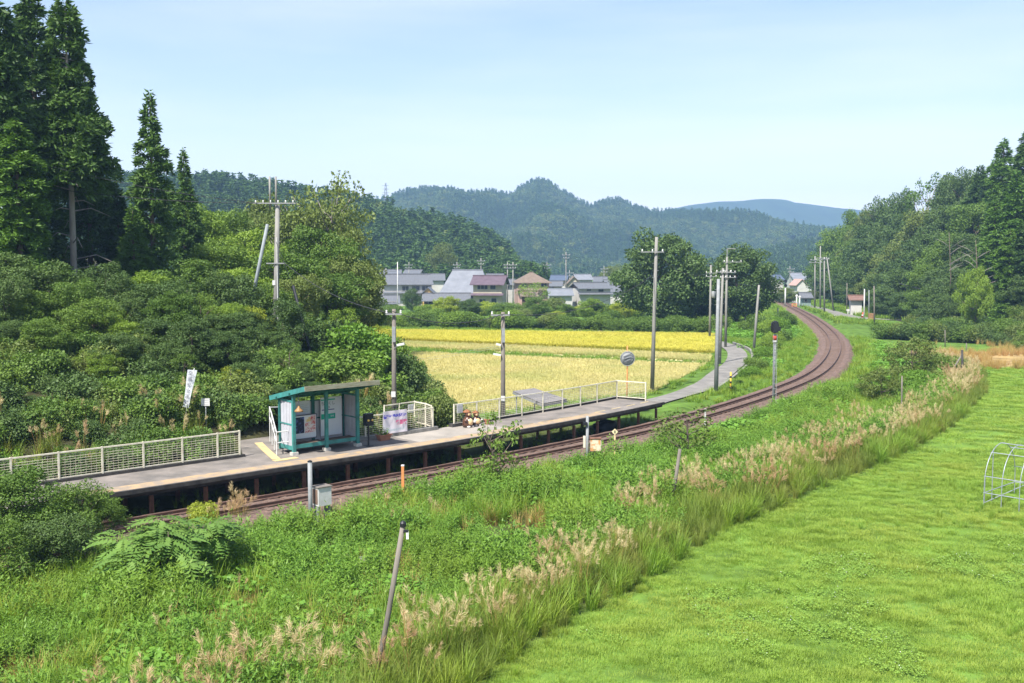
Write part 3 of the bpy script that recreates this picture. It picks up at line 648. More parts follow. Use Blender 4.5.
def text(parent, s, size, loc, rot, m, name='lettering', align='CENTER', bold=.0):
    cu = bpy.data.curves.new(name, 'FONT'); cu.body = s; cu.size = size; cu.align_x = align; cu.align_y = 'CENTER'; cu.offset = bold
    t = bpy.data.objects.new(name, cu); COL.objects.link(t); dg = bpy.context.evaluated_depsgraph_get(); me = bpy.data.meshes.new_from_object(t.evaluated_get(dg)); bpy.data.objects.remove(t)
    o = link(name, me, m, parent); o.location = loc; o.rotation_euler = rot; return o
UP = (math.pi / 2, 0, 0)
def shel(x, y, z): k, q = math.cos(SH.rotation_euler.z), math.sin(SH.rotation_euler.z); return (SH.location.x + x * k - y * q, SH.location.y + x * q + y * k, DK + z)
SR = SH.rotation_euler.z
M_sign = mat('sign_white', (.70, .72, .76), (.64, .66, .70), 2, .4, spec=.4)
M_grn = mat('sign_green', (.02, .42, .28), None, 4, .5); M_ink = mat('ink', (.10, .10, .13), None, 4, .6); M_navy = mat('ink_navy', (.06, .06, .25), None, 4, .6)
# station name board leaning on the back wall, right bay
sg = thing('station_sign', 'tall white station sign with green bands inside the shelter', 'sign', shel(2.3, SDp - .12, .42), SR)
MB().box((0, 0, .82), (1.02, .04, 1.6)).build('board', M_sign, sg, False, False)
MB().box((-.15, -.024, 1.52), (.68, .008, .05)).build('band', M_grn, sg, False, False)
MB().box((-.15, -.024, .82), (.68, .008, .22)).build('band', M_grn, sg, False, False)
MB().box((-.15, -.023, 1.1), (.6, .006, .035)).build('line', M_navy, sg, False, False)
text(sg, 'ちょくし', .17, (-.15, -.026, 1.36), UP, M_ink); text(sg, '勅旨', .1, (-.15, -.026, 1.2), UP, M_ink)
text(sg, '信楽', .09, (.04, -.030, .82), UP, M_sign)
# upper timetable boards
for x, wd_, lb in ((.32, .3, 'narrow white notice sheet at the left of the shelter wall'), (.93, .8, 'wide white timetable sheet above the poster board in the shelter')):
    t = thing('notice_sheet', lb, 'notice', shel(x, SDp - .06, 1.42), SR)
    MB().box((0, 0, .28), (wd_, .02, .56)).build('sheet', M_sign, t, False, False)
    b = MB()
    for k in range(5): b.box((0, -.013, .12 + k * .075), (wd_ * (.7 if k % 2 else .8), .004, .012))
    b.build('print', mat('faint_print', (.5, .5, .5), None, 9, .8), t, False, False)
# poster board with four posters
pb = thing('poster_board', 'framed board of coloured posters in the left bay of the shelter', 'poster board', shel(.78, SDp - .42, .5), SR)
MB().box((0, 0, .47), (1.22, .04, .94)).build('board', M_sign, pb, False, False)
for z in (-.01, .95): MB().box((0, -.005, z), (1.28, .06, .03)).build('frame', M_ink, pb, False, False)
for x in (-.625, .625): MB().box((x, -.005, .47), (.03, .06, .925)).build('frame', M_ink, pb, False, False)
for x in (-.45, .45): MB().box((x, .0, -.25), (.05, .05, .46)).build('leg', M_teald, pb, False, False)
M_red = mat('poster_red', (.55, .10, .10), (.65, .45, .40), 9, .6, p0=.45, p1=.55); M_blk = mat('poster_dark', (.02, .025, .05), (.10, .14, .36), 8, .6, p0=.4, p1=.5)
M_yel = mat('poster_yellow', (.7, .5, .2), (.75, .72, .66), 9, .6, p0=.45, p1=.55); M_rose = mat('poster_rose', (.6, .22, .22), (.75, .66, .62), 10, .6, p0=.48, p1=.56)
for x, z, w_, h_, m in ((-.46, .74, .22, .26, M_rose), (-.46, .42, .24, .32, M_yel), (-.14, .55, .38, .66, M_blk), (.22, .42, .26, .42, M_rose), (.22, .76, .24, .2, M_yel), (.46, .72, .22, .36, M_red), (.46, .37, .22, .28, M_rose)):
    MB().box((x, -.024, z), (w_, .008, h_)).build('poster', m, pb, False, False)
# hanging bell lamp under the roof corner
hl = thing('hanging_lamp', 'small ochre bell shaped lamp hanging at the left shelter post', 'lamp', shel(.02, -.38, 1.78), SR)
MB().lathe([(.02, .22), (.04, .2), (.05, .16), (.16, .05), (.175, .0), (.16, .0), (.04, .14)], 18).build('shade', mat('ochre_enamel', (.36, .20, .08), (.27, .15, .06), 5, .5), hl, True, False)
MB().tube([(0, 0, .26), (0, 0, .66)], .012, 6).build('rod', M_ink, hl, False, False)
MB().ball((0, 0, .03), .055, 10, 6).build('bulb', M_white, hl, True, False)
# dark ticket machine on a stand
tm = thing('ticket_box', 'black box with small yellow lights on a thin stand by the shelter', 'box', (*at(36.0, 3.05), DK), ang(36))
M_black = mat('black_metal', (.022, .024, .03), (.012, .013, .016), 5, .5)
MB().box((0, 0, 1.12), (.36, .26, .5)).build('body', M_black, tm, False, False)
MB().tube([(0, 0, 0), (0, 0, .88)], .035, 8).build('stand', M_black, tm, False, False)
MB().box((0, 0, .012), (.3, .3, .024)).build('base', M_black, tm, False, False)
M_amb = mat('amber_lens', (.75, .5, .12), None, 5, .3)
for x in (-.09, .11): MB().lathe([(.045, 0), (.045, .03), (.02, .04)], 10, (x, -.13, 1.1), Matrix.Rotation(R(90), 4, 'X')).build('lens', M_amb, tm, False, False)
# pink banner
M_ban = mat('banner_vinyl', (.74, .64, .69), (.71, .69, .73), .9, .5)
bn = thing('banner', 'white and pink lettered banner tied to the platform fence', 'banner', (*at(38.35, 4.2), DK + .16), ang(38.3))
b = MB(); n_ = 14; V = []
for i in range(n_ + 1):
    for z in (0, .5, 1.0): V.append((-.68 + 1.36 * i / n_, -.02 * math.sin(i * 1.1 + z) - .01, z))
b.add(V, [(i * 3 + k, (i + 1) * 3 + k, (i + 1) * 3 + k + 1, i * 3 + k + 1) for i in range(n_) for k in range(2)]); b.build('sheet', M_ban, bn, True, False)
text(bn, '信楽へ走る鐵道へ', .165, (0, -.05, .75), UP, mat('ink_blue', (.09, .09, .55), None, 4, .6), bold=.014)
text(bn, '勅旨駅', .2, (.32, -.05, .45), UP, mat('ink_pink', (.75, .16, .32), None, 4, .6), bold=.012)
text(bn, '信楽高原鐵道を守る会', .1, (.0, -.05, .14), UP, mat('ink_pale_teal', (.35, .58, .62), None, 4, .6))
# terracotta planter
pl = thing('planter', 'long terracotta planter with small green plants below the banner', 'planter', (*at(37.35, 3.75), DK), ang(37.3))
M_terra = mat('terracotta', (.46, .20, .12), (.34, .15, .09), 5, .85)
b = MB(); b.add([(-.24, -.1, 0), (.24, -.1, 0), (.24, .1, 0), (-.24, .1, 0), (-.31, -.15, .24), (.31, -.15, .24), (.31, .15, .24), (-.31, .15, .24)], [(3, 2, 1, 0), (0, 1, 5, 4), (1, 2, 6, 5), (2, 3, 7, 6), (3, 0, 4, 7)]); b.build('pot', M_terra, pl, False, False)
for y in (-.155, .155): MB().box((0, y, .23), (.66, .03, .05)).build('rim', M_terra, pl, False, False)
for x in (-.315, .315): MB().box((x, 0, .23), (.03, .28, .05)).build('rim', M_terra, pl, False, False)
MB().box((0, 0, .2), (.56, .24, .02)).build('soil', mat('soil', (.05, .04, .03), None, 9, .95), pl, False, False)
M_pot = leafmat('pot_plant', (.09, .20, .03), (.14, .26, .05))
for x, sd2 in ((-.16, 1), (.05, 2), (.2, 3)):
    v, q = leafy_stems(sd2, 5, .3, .08, 7, .12, .06); o = link('plant', mesh_np('plant', v, q), M_pot, pl); o.location = (x, 0, .2)
# tanuki statues
M_tb = mat('glazed_brown', (.13, .06, .035), (.05, .025, .018), 6, .3, spec=.5); M_tc = mat('glazed_cream', (.70, .50, .26), (.62, .40, .2), 5, .3, spec=.5)
M_th = mat('straw_hat', (.30, .13, .055), (.2, .085, .04), 14, .8); M_tw = mat('glazed_white', (.66, .64, .6), (.5, .48, .44), 6, .3)
def statue(label, s, o, k, tilt):
    t = thing('statue', label, 'statue', (*at(s, o), DK), ang(s) + tilt, 'tanuki statues on the platform')
    def q(b, n, m): b.v = [v * k for v in b.v]; return b.build(n, m, t, True, False)
    q(MB().lathe([(.16, 0), (.23, .03), (.25, .15), (.24, .3), (.19, .42), (.12, .5), (.08, .53)], 16), 'body', M_tb)
    q(MB().ball((0, -.11, .25), (.19, .17, .2), 14, 10), 'belly', M_tc)
    hd = MB().ball((0, -.02, .62), (.165, .15, .15), 14, 10).ball((0, -.15, .58), (.075, .09, .06), 10, 8)
    for x in (-.1, .1): hd.ball((x, 0, .75), (.045, .03, .06), 8, 6)
    hd = q(hd, 'head', M_tb)
    q(MB().ball((0, -.13, .61), (.115, .05, .085), 12, 8), 'face', M_tc)
    for x in (-.05, .05): q(MB().ball((x, -.177, .645), (.022, .018, .026), 8, 6), 'eye', M_black)
    q(MB().ball((0, -.235, .595), (.022, .02, .018), 8, 6), 'nose', M_black)
    q(MB().lathe([(.2, .70), (.21, .712), (.11, .79), (.03, .83), (.01, .832)], 18, (0, .04, 0)), 'hat', M_th)
    for x, z in ((-.24, .32), (.24, .3)): q(MB().tube([(x * .72, -.02, .46), (x * 1.08, -.08, z + .03), (x * .85, -.2, z)], (.06, .055, .045), 8), 'arm', M_tb)
    q(MB().lathe([(.03, 0), (.075, .02), (.08, .1), (.03, .16), (.022, .2), (.03, .215)], 12, (.235, -.24, .2)), 'flask', M_tw)
    for x in (-.12, .12): q(MB().ball((x, -.16, .045), (.085, .12, .05), 10, 6), 'foot', M_tw)
statue('left, larger straw-hatted ceramic raccoon dog statue by the fence gap', 42.45, 3.75, 1.0, .1)
statue('right, smaller straw-hatted ceramic raccoon dog statue by the fence gap', 43.05, 3.8, .86, -.15)
fp = thing('flower_pot', 'small round terracotta pot beside the statues', 'pot', (*at(43.7, 3.7), DK)); MB().lathe([(.09, 0), (.13, .2), (.15, .2), (.15, .25), (.12, .25), (.1, .2)], 14).build('pot', M_terra, fp, False, False)
v, q = leafy_stems(9, 6, .35, .08, 8, .13, .05); o = link('plant', mesh_np('plant', v, q), M_pot, fp); o.location = (0, 0, .18)
# small sheet tied on the fence ends
def plate(name, label, cat, p, z, rz, w_, h_, m, group=None): t = thing(name, label, cat, (p[0], p[1], z), rz, group); MB().box((0, 0, 0), (w_, .02, h_)).build('plate', m, t, False, False); return t
q = plate('notice', 'small white notice on the left end of the long far fence', 'notice', at(42.42, 4.25), DK + .84, ang(42), .36, .42, M_white)
for k in range(4): MB().box((0, -.012, .12 - .08 * k), (.26, .004, .02)).build('print', MATS['faint_print'], q, False, False)
q = plate('notice', 'small white notice on the set-back fence behind the banner', 'notice', at(40.85, 5.95), DK + .82, ang(40), .34, .4, M_white)
for k in range(4): MB().box((0, -.012, .12 - .08 * k), (.24, .004, .02)).build('print', MATS['faint_print'], q, False, False)
# ================================================================== POLES, TRACKSIDE, VILLAGE
def GP(px, py):                     # where the sight line of a pixel first meets the ground
    u = (px - CX) / F; v = (CY - py) / F; d = np.array((u, math.cos(TH) + v * math.sin(TH), -math.sin(TH) + v * math.cos(TH)))
    t = np.arange(12, 420, .25); P = d[None] * t[:, None]; hit = np.nonzero(P[:, 2] + H < gz(P[:, 0], P[:, 1]))[0]
    k = t[hit[0]] if len(hit) else 400; return float(d[0] * k), float(d[1] * k)
def OT(px, o):                      # point o metres left of the track seen in column px
    ss_ = np.arange(10, 235, .05); P_ = np.array([at(q, o) for q in ss_]); return tuple(P_[np.argmin(np.abs(screen(P_[:, 0], P_[:, 1], -.3)[0] - px))])
def AT(px, y): x = (px - CX) / F * (y * math.cos(TH) + (H - 0) * math.sin(TH) * 1.0); return x, y
M_pole = mat('pole_concrete', (.27, .26, .24), (.19, .185, .17), 2.5, .85, stretch=(1, 1, .3))
M_wood = mat('pole_wood', (.20, .175, .15), (.13, .115, .1), 4, .9, stretch=(1, 1, .2), bump=.3)
M_steel = mat('galvanised_steel', (.34, .34, .34), (.26, .26, .26), 5, .5, .5)
M_porc = mat('porcelain', (.75, .75, .73), None, 5, .3); M_grey = mat('grey_paint', (.27, .28, .285), (.2, .21, .215), 5, .6)
def pole(label, px, py0, px1, py1, y=None, r=.14, arms=(), m=None, group='utility poles', extra=None, z0=None, name='utility_pole'):
    """base pixel px,py0 (or distance y), top pixel px1,py1; arms: (pixel row, px from, px to)"""
    if y is None: x, y = GP(px, py0)
    else: x = (px - CX) / F * (y * math.cos(TH) + (H - ZAT(py0, y)) * math.sin(TH))
    g0 = gz1(x, y) if z0 is None else z0
    zt = ZAT(py1, y); xt = (px1 - CX) / F * (y * math.cos(TH) + (H - zt) * math.sin(TH))
    m = m or M_pole; t = thing(name, label, 'pole', (x, y, g0), 0, group); h = zt - g0; dx = xt - x
    MB().tube([(0, 0, -.3), (dx * .5, 0, h * .5), (dx, 0, h)], (r, r * .85, r * .7), 10).build('shaft', m, t, True, False)
    b_ = MB()
    for k in range(int(h / .5) - 3): b_.tube([(dx * (k + 4) * .5 / h, 0, (k + 4) * .5), (dx * (k + 4) * .5 / h + (.22 if k % 2 else -.22), -.02, (k + 4) * .5)], .012, 4)
    if h > 7 and y < 130: b_.build('step_bolts', M_steel, t, False, False)
    for a in arms:
        za = ZAT(a[0], y) - g0; xa = (a[1] - CX) / F * y - x; xb = (a[2] - CX) / F * y - x; yo = -(r + .05); q = .07 * max(1, y / 110)
        am = MB().bar((xa, yo, za), (xb, yo, za), q, q).build('crossarm', M_steel, t, False, False)
        n_ = a[3] if len(a) > 3 else 3
        for k in range(n_):
            xi = xa + (xb - xa) * (.06 + .88 * k / max(1, n_ - 1)); s_ = max(1, y / 110)
            MB().lathe([(.02, 0), (.05, .03), (.03, .07), (.05, .1), (.02, .16)], 8, (xi, yo, za + q / 2)).build('insulator', M_porc, am, False, False)
    if extra: extra(t, x, y, g0, dx, h)
    return t
def loc_z(t, py, y): return ZAT(py, y) - t.location.z
def lampfit(py, side=.55, yy_=None):
    def f(t, x, y, g0, dx, h):
        z = ZAT(py, y) - g0
        MB().tube([(dx * z / h, -.1, z - .12), (dx * z / h + side * .4, -.15, z + .05)], .02, 6).build('lamp_arm', M_steel, t, False, False)
        MB().bar((dx * z / h + side * .3, -.15, z + .05), (dx * z / h + side, -.15, z + .12), .16, .1).build('lamp_head', M_white, t, False, False)
        MB().box((dx * .7 + .02, -.2, z + .55), (.16, .14, .7)).build('junction_box', M_grey, t, False, False)
        MB().box((0, -.16, h * .32), (.2, .02, .26)).build('number_plate', M_white, t, False, False)
    return f
pA = pole('weathered pole with short crossarm and lamp behind the banner', 394, 424, 394, 309, y=46.0, r=.13, arms=((314, 386, 402, 2),), m=M_wood, extra=lampfit(346, .5), z0=.5)
def two(t, x, y, g0, dx, h): lampfit(346, -.35)(t, x, y, g0, dx, h); z = ZAT(354, y) - g0; MB().bar((-.1, -.16, z - .05), (-.5, -.16, z + .02), .14, .09).build('lamp_head', M_white, t, False, False)
pB = pole('weathered pole with two lamp heads behind the far fence', 503, 410, 503, 312, y=50.5, r=.14, arms=((315, 491, 510, 2),), m=M_wood, extra=two, z0=-.5)
pC = pole('tall grey pole with one crossarm standing in the stubble field', 652, 392, 656.5, 237, r=.15, arms=((252, 640, 663, 3),))
pD = pole('plain grey steel pole in front of the lane, nearest of the cluster', 716, 394, 718.5, 279, r=.15, m=M_grey, z0=None)
pE = pole('middle pole of the cluster beside the lane bend', 719.5, 364, 723, 268, r=.14, arms=((272, 715, 731, 3),))
def gam(t, x, y, g0, dx, h): z = h; MB().bar((dx, 0, z), (dx, 0, z + .9), .08, .08).build('bracket', M_steel, t, False, False); MB().bar((dx, 0, z + .9), (dx + .9, 0, z + .9), .08, .08).build('bracket', M_steel, t, False, False)
pF = pole('tallest pole of the lane cluster with several stacked crossarms', 725.5, 348, 727, 257, r=.15, arms=((262, 722, 741, 3), (272.5, 719, 735, 4), (277.5, 719, 735, 4)), extra=gam)
def trf(t, x, y, g0, dx, h): z = ZAT(298, y) - g0; MB().lathe([(.2, 0), (.26, .04), (.26, .75), (.2, .8)], 12, (.38, -.1, z)).build('transformer', M_grey, t, True, False)
pG = pole('pole with grey transformer in front of the large round tree', 709.5, 340, 711, 265, y=118, r=.15, arms=((273, 705, 716, 3), (276.5, 705, 716, 3)), extra=trf)
pole('thin pole in front of the darker round tree', 745, 322, 746.5, 281, y=150, r=.13)
pole('bare leaning pole on the grass bank left of the curve', 753.5, 352, 759, 285, r=.15)
pole('short distant post left of the curving rails', 778, 318, 778, 308, y=150, r=.13, m=M_grey)
def mast(t, x, y, g0, dx, h):
    for px in (-.19, .19): MB().tube([(px, 0, h - .3), (px, 0, h + 1.75)], .06, 8).build('twin_mast', M_pole, t, True, False)
    MB().tube([(-.35, -.1, h - 1.2), (-1.35, .6, h - 4.9), (-1.75, .9, h - 6.6)], (.1, .11, .12), 8).build('brace_pole', mat('brace_grey', (.28, .31, .33), None, 3, .7), t, True, False)
    z = h - 3.6; am = MB().bar((-.45, -.18, z), (.75, -.18, z), .07, .07).build('crossarm', M_steel, t, False, False)
    MB().tube([(.2, -.13, .8), (.22, -.13, h - 2)], .03, 6).build('riser_pipe', M_white, t, False, False)
    MB().box((0, -.16, h - 4.8), (.18, .03, .3)).build('number_plate', M_white, t, False, False)
pH = pole('tall twin-masted concrete pole with slanting brace above the left trees', 275.5, 338, 277.5, 205, y=62, r=.19, arms=((203.5, 256, 298, 6),), extra=mast)
gw = thing('guy_wire', 'black sleeved guy wire slanting down right of the twin-masted pole', 'guy wire', (AT(311, 57)[0], 57, gz1(AT(311, 57)[0], 57)))
za, zb = ZAT(286, 59), ZAT(355, 57.2); xa, xb = AT(295, 59)[0], AT(312, 57.2)[0]
MB().tube([(xa, 59, za), (xb, 57.2, zb)], .09, 8).build('sleeve', M_black, gw); MB().tube([(pH.location.x + .1, 62, ZAT(240, 62)), (xa, 59, za)], .012, 5).build('cable', M_black, gw)
MB().tube([(xb, 57.2, zb), (xb + .1, 57, gw.location.z - .2)], .03, 6).build('anchor_rod', M_black, gw)
for lb, a, y in (('left pole of the far group by the right wood', (815, 303, 815, 256, ((260, 809, 821, 3), (262.5, 808, 821, 3))), 205), ('tallest pole of the far group by the right wood', (820.4, 302, 820.4, 246, ((258, 813, 826, 3),)), 212), ('nearest pole of the far group by the right wood', (824.5, 308, 824.3, 257, ((259, 818, 828, 3),)), 186), ('leaning bare pole of the far group by the right wood', (834, 302, 827, 258, ()), 200)):
    pole(lb, a[0], a[1], a[2], a[3], y=y, r=.16, arms=a[4])
pole('thin dark post left of the white hut', 847, 303, 847, 283, y=190, r=.1, m=M_wood)
pole('white post beside the red traffic cone', 864, 318, 864.5, 289, y=165, r=.12, m=M_white)
pole('slim grey post between the white post and the dark one', 869, 315, 869, 290, y=170, r=.1, m=M_grey)
pole('dark slender pole at the edge of the right wood', 874.5, 323, 874, 286, y=150, r=.12, m=M_wood)
# power lines
M_cable = mat('cable', (.05, .05, .055), None, 5, .6)
def wire(label, a, b, sag, r=.018):
    a = np.array(a); b = np.array(b); P = [a + (b - a) * t - np.array((0, 0, 4 * sag * t * (1 - t))) for t in np.linspace(0, 1, 17)]
    o = MB().tube(P, r, 4, False).build('power_line', M_cable); tag(o, label, 'cable', 'overhead lines')
def top(p, dz=-.6, dx=0): return (p.location.x + dx, p.location.y - .2, ZAT(0, 1) * 0 + p.location.z + p['h'] + dz)
for p in (pA, pB, pC, pD, pE, pF, pG, pH):
    sh = [c for c in p.children if c.name.startswith('shaft')][0]; p['h'] = max(v.co.z for v in sh.data.vertices)
wire('cable sagging from the field pole to the transformer pole', top(pC, -1.1), top(pG, -.8), .9, .022)
wire('cable running on from the transformer pole to the thin pole', top(pG, -1), (38.5, 150, 6.3), 1.0, .022)
wire('cable from the twin-masted pole to the banner pole', top(pH, -3.5, .6), top(pA, -.2), .5)
wire('cable from the banner pole to the twin-lamp pole', top(pA, -.1), top(pB, -.1), .5)
wire('cable from the twin-lamp pole to the field pole', top(pB, -.1), top(pC, -2.6), .9)
wire('upper cable leaving the twin-masted pole over the left trees', top(pH, .1, -1.0), (-40, 52, 19.0), 1.2, .016)
wire('lower cable leaving the twin-masted pole over the left trees', top(pH, .1, -.6), (-42, 55, 16.4), 1.2, .016)
wire('cable from the twin-masted pole across the valley to the village', top(pH, .15, 1.1), (-26, 205, 12), 3.5, .02)
wire('cable across the dark wood on the right', (66, 170, 5.6), (74, 140, 3.4), .8, .05)
for p in (pA, pB, pC, pD, pE, pF, pG, pH): del p['h']

# ---------------------------------------------------------------- signals and trackside posts
def bx(t, c, d, name, m): return MB().box(c, d).build(name, m, t, False, False)
def tb(t, P, r, name, m, n=10): return MB().tube(P, r, n).build(name, m, t, True, False)
M_sigred = mat('signal_red', (.5, .07, .04), None, 4, .5); M_orange = mat('orange_paint', (.62, .24, .07), (.48, .2, .08), 5, .65); M_galv = M_steel
x, y = at(58.2, 2.3) * 0 + np.array(AT(773.5, 60.5)); g0 = -.45
t = thing('railway_signal', 'tall railway signal with black hooded head seen from behind', 'signal', (x, y, g0))
hh = ZAT(334, y) - g0; tb(t, [(0, 0, -.2), (0, 0, hh)], .085, 'mast', M_grey)
hd = MB(); hz = ZAT(327, y) - g0
hd.lathe([(.02, -.05), (.3, -.05), (.33, 0), (.3, .05), (.02, .05)], 14, (0, 0, hz), Matrix.Rotation(R(90), 4, 'X') @ Matrix.Diagonal((.8, 1.2, 1, 1)))
hd.build('back_plate', M_black, t, False, False)
bx(t, (0, -.12, hz), (.3, .2, .66), 'lamp_housing', M_black)
for k in (-.18, .18): tb(t, [(0, .05, hz + k), (0, .42, hz + k - .03)], (.14, .15), 'hood', M_black)
bx(t, (.2, -.1, hz - .1), (.2, .2, .25), 'side_box', M_black)
z = ZAT(338, y) - g0; tb(t, [(0, 0, z - .14), (0, 0, z + .14)], .115, 'band', M_sigred); tb(t, [(0, 0, z - .3), (0, 0, z - .15)], .11, 'band', M_white)
b = MB()
for sx in (.16, .36): b.tube([(sx - .26, -.22, .1), (sx - .26, -.16, hh)], .016, 5)
for k in range(13): b.tube([(-.1, -.2, .35 + k * .32), (.1, -.2, .35 + k * .32)], .012, 4)
b.build('ladder', M_grey, t, False, False)
x, y = AT(792, 216); t = thing('railway_signal', 'distant two-aspect signal at the end of the visible track', 'signal', (x - 1.5, y, -.4))
hh = ZAT(288, y) + .4; tb(t, [(0, 0, 0), (0, 0, hh)], .14, 'mast', M_white); hz = ZAT(283.5, y) + .4
for k in (0, 1): MB().lathe([(.02, -.06), (.36, -.06), (.36, .06), (.02, .06)], 12, (0, -.1, hz - .45 + k * .95), Matrix.Rotation(R(90), 4, 'X')).build('disc', M_black, t, False, False)
# crossing equipment beside it
for px, py0, py1, m, lb in ((796.5, 303, 296, M_white, 'short white crossing post nearest the far signal'), (799.5, 304, 297, M_white, 'taller white crossing post right of the far signal')):
    y = 215; x = AT(px, y)[0]; t = thing('crossing_post', lb, 'post', (x, y, -.5)); tb(t, [(0, 0, 0), (0, 0, ZAT(py1, y) + .5)], .13, 'post', m); MB().ball((0, -.05, ZAT(py1, y) + .5), (.3, .1, .3)).build('head', m, t, True, False)
y = 214; x = AT(794.3, y)[0]; t = thing('barrier', 'small orange barrier at the far level crossing', 'barrier', (x, y, -.5))
for k in (-.5, .5): tb(t, [(k, 0, 0), (k, 0, 1.1)], .06, 'post', M_orange)
for z in (.55, 1.0): bx(t, (0, 0, z), (1.1, .08, .2), 'board', M_orange)
# grey post with white relay box
x, y = OT(310.5, -2.75); t = thing('trackside_post', 'short grey post beside the white relay box left of centre', 'post', (x, y, gz1(x, y)))
tb(t, [(0, 0, -.2), (0, 0, ZAT(462, y) - t.location.z)], .075, 'post', M_grey); MB().lathe([(.08, 0), (.085, .03), (.03, .06)], 10, (0, 0, ZAT(462, y) - t.location.z)).build('cap', M_black, t, False, False)
x, y = OT(322, -2.75); t = thing('relay_box', 'white relay box on short legs in the weeds by the track', 'relay box', (x, y, gz1(x, y)), ang(30)); zc = ZAT(495.5, y) - t.location.z
bx(t, (0, 0, zc), (.5, .4, .62), 'body', M_white); bx(t, (0, 0, zc + .325), (.56, .46, .03), 'lid', M_wood); bx(t, (-.256, 0, zc), (.012, .3, .5), 'door', mat('rust_brown', (.14, .09, .07), (.22, .15, .11), 4, .8))
for sx in (-.2, .2): bx(t, (sx, 0, zc / 2 - .16), (.06, .3, zc - .3), 'leg', M_grey)
x, y = OT(403.5, -2.6); t = thing('marker_post', 'short orange marker post beside the rails', 'post', (x, y, gz1(x, y))); zt = ZAT(466, y) - t.location.z; bx(t, (0, 0, zt / 2), (.1, .1, zt), 'post', M_orange); bx(t, (0, 0, zt + .02), (.11, .11, .04), 'cap', M_white)
# post with rusty box
x, y = OT(587.5, -2.8); g0 = gz1(x, y); t = thing('trackside_post', 'grey post carrying a rusty switch box in front of the rails', 'post', (x, y, g0)); hh = ZAT(416, y) - g0; tb(t, [(0, 0, -.2), (0, 0, hh)], .065, 'post', M_grey)
zc = ZAT(444, y) - g0; r0 = bx(t, (.33, -.1, zc), (.42, .28, .52), 'box', mat('rusty_box', (.50, .24, .09), (.60, .52, .38), 3.5, .8, p0=.44, p1=.56)); bx(t, (.56, -.1, zc), (.03, .26, .48), 'side_door', mat('cream_box', (.62, .58, .48), (.5, .46, .36), 4, .7)); bx(t, (.34, -.1, zc + .275), (.5, .34, .03), 'lid', M_rust); bx(t, (-.13, -.02, zc + .1), (.1, .1, .5), 'conduit_box', mat('cream_box', (1, 1, 1)))
bx(t, (-.1, -.06, hh - .32), (.18, .16, .14), 'bell', M_black)
# diamond marker
x, y = OT(614.5, -2.8); g0 = gz1(x, y); t = thing('marker_post', 'cream marker post with a small yellow diamond on top', 'post', (x, y, g0)); hh = ZAT(433, y) - g0; bx(t, (0, 0, hh / 2), (.07, .05, hh), 'post', mat('cream_orange', (.66, .52, .34), (.6, .36, .18), 3, .7))
MB().box((0, -.03, hh + .06), (.2, .025, .2), 0, Matrix.Rotation(R(45), 4, 'Y')).build('diamond', mat('pale_yellow', (.72, .62, .36), None, 4, .6), t, False, False); bx(t, (0, -.046, hh + .06), (.05, .01, .12), 'mark', M_black)
x, y = OT(705, -2.7); g0 = gz1(x, y); t = thing('marker_post', 'thin white marker post behind the sparse sapling', 'post', (x, y, g0)); hh = ZAT(411, y) - g0; bx(t, (0, 0, hh / 2), (.07, .07, hh), 'post', M_white); MB().ball((0, 0, hh + .04), .08).build('top', M_white, t, True, False)
def gradient(px, py0, py1, lb, w_=.75):
    x, y = OT(px, -3.2); g0 = gz1(x, y); t = thing('gradient_post', lb, 'post', (x, y, g0)); hh = ZAT(py1, y) - g0; bx(t, (0, 0, hh / 2), (.2, .2, hh), 'post', M_white)
    MB().bar((.1, 0, hh - .32), (.1 + w_, 0, hh - .12), .1, .3).build('arm', M_white, t, False, False); MB().bar((.1 + w_ * .55, -.052, hh - .2), (.1 + w_, -.052, hh - .08), .01, .16).build('mark', M_black, t, False, False)
gradient(840.5, 379, 365.5, 'white gradient post with arm on the right of the curve'); gradient(829.5, 321, 315.5, 'distant white gradient post beyond the curve', .9)
x, y = OT(856.5, -4.2); g0 = gz1(x, y); t = thing('trackside_box', 'small white box on a dark post right of the curve', 'box', (x, y, g0)); tb(t, [(0, 0, 0), (0, 0, ZAT(343, y) - g0)], .07, 'post', M_black); zc = ZAT(352.5, y) - g0; bx(t, (0, -.15, zc), (.42, .2, .62), 'box', M_white); bx(t, (.27, -.12, zc - .08), (.14, .16, .3), 'side_box', M_grey); bx(t, (0, -.26, zc + .1), (.28, .02, .28), 'door', M_grey)
for px, py0, py1, m, lb in ((730.5, 393, 372, mat('yellow_paint', (.62, .42, .05), None, 4, .6), 'yellow striped post beside the lane'),):
    x, y = GP(px, py0); g0 = gz1(x, y); t = thing('marker_post', lb, 'post', (x, y, g0)); hh = ZAT(py1, y) - g0; tb(t, [(0, 0, 0), (0, 0, hh)], .06, 'post', m)
    for k in range(3): tb(t, [(0, 0, hh * (.2 + .26 * k)), (0, 0, hh * (.3 + .26 * k))], .064, 'stripe', M_black)
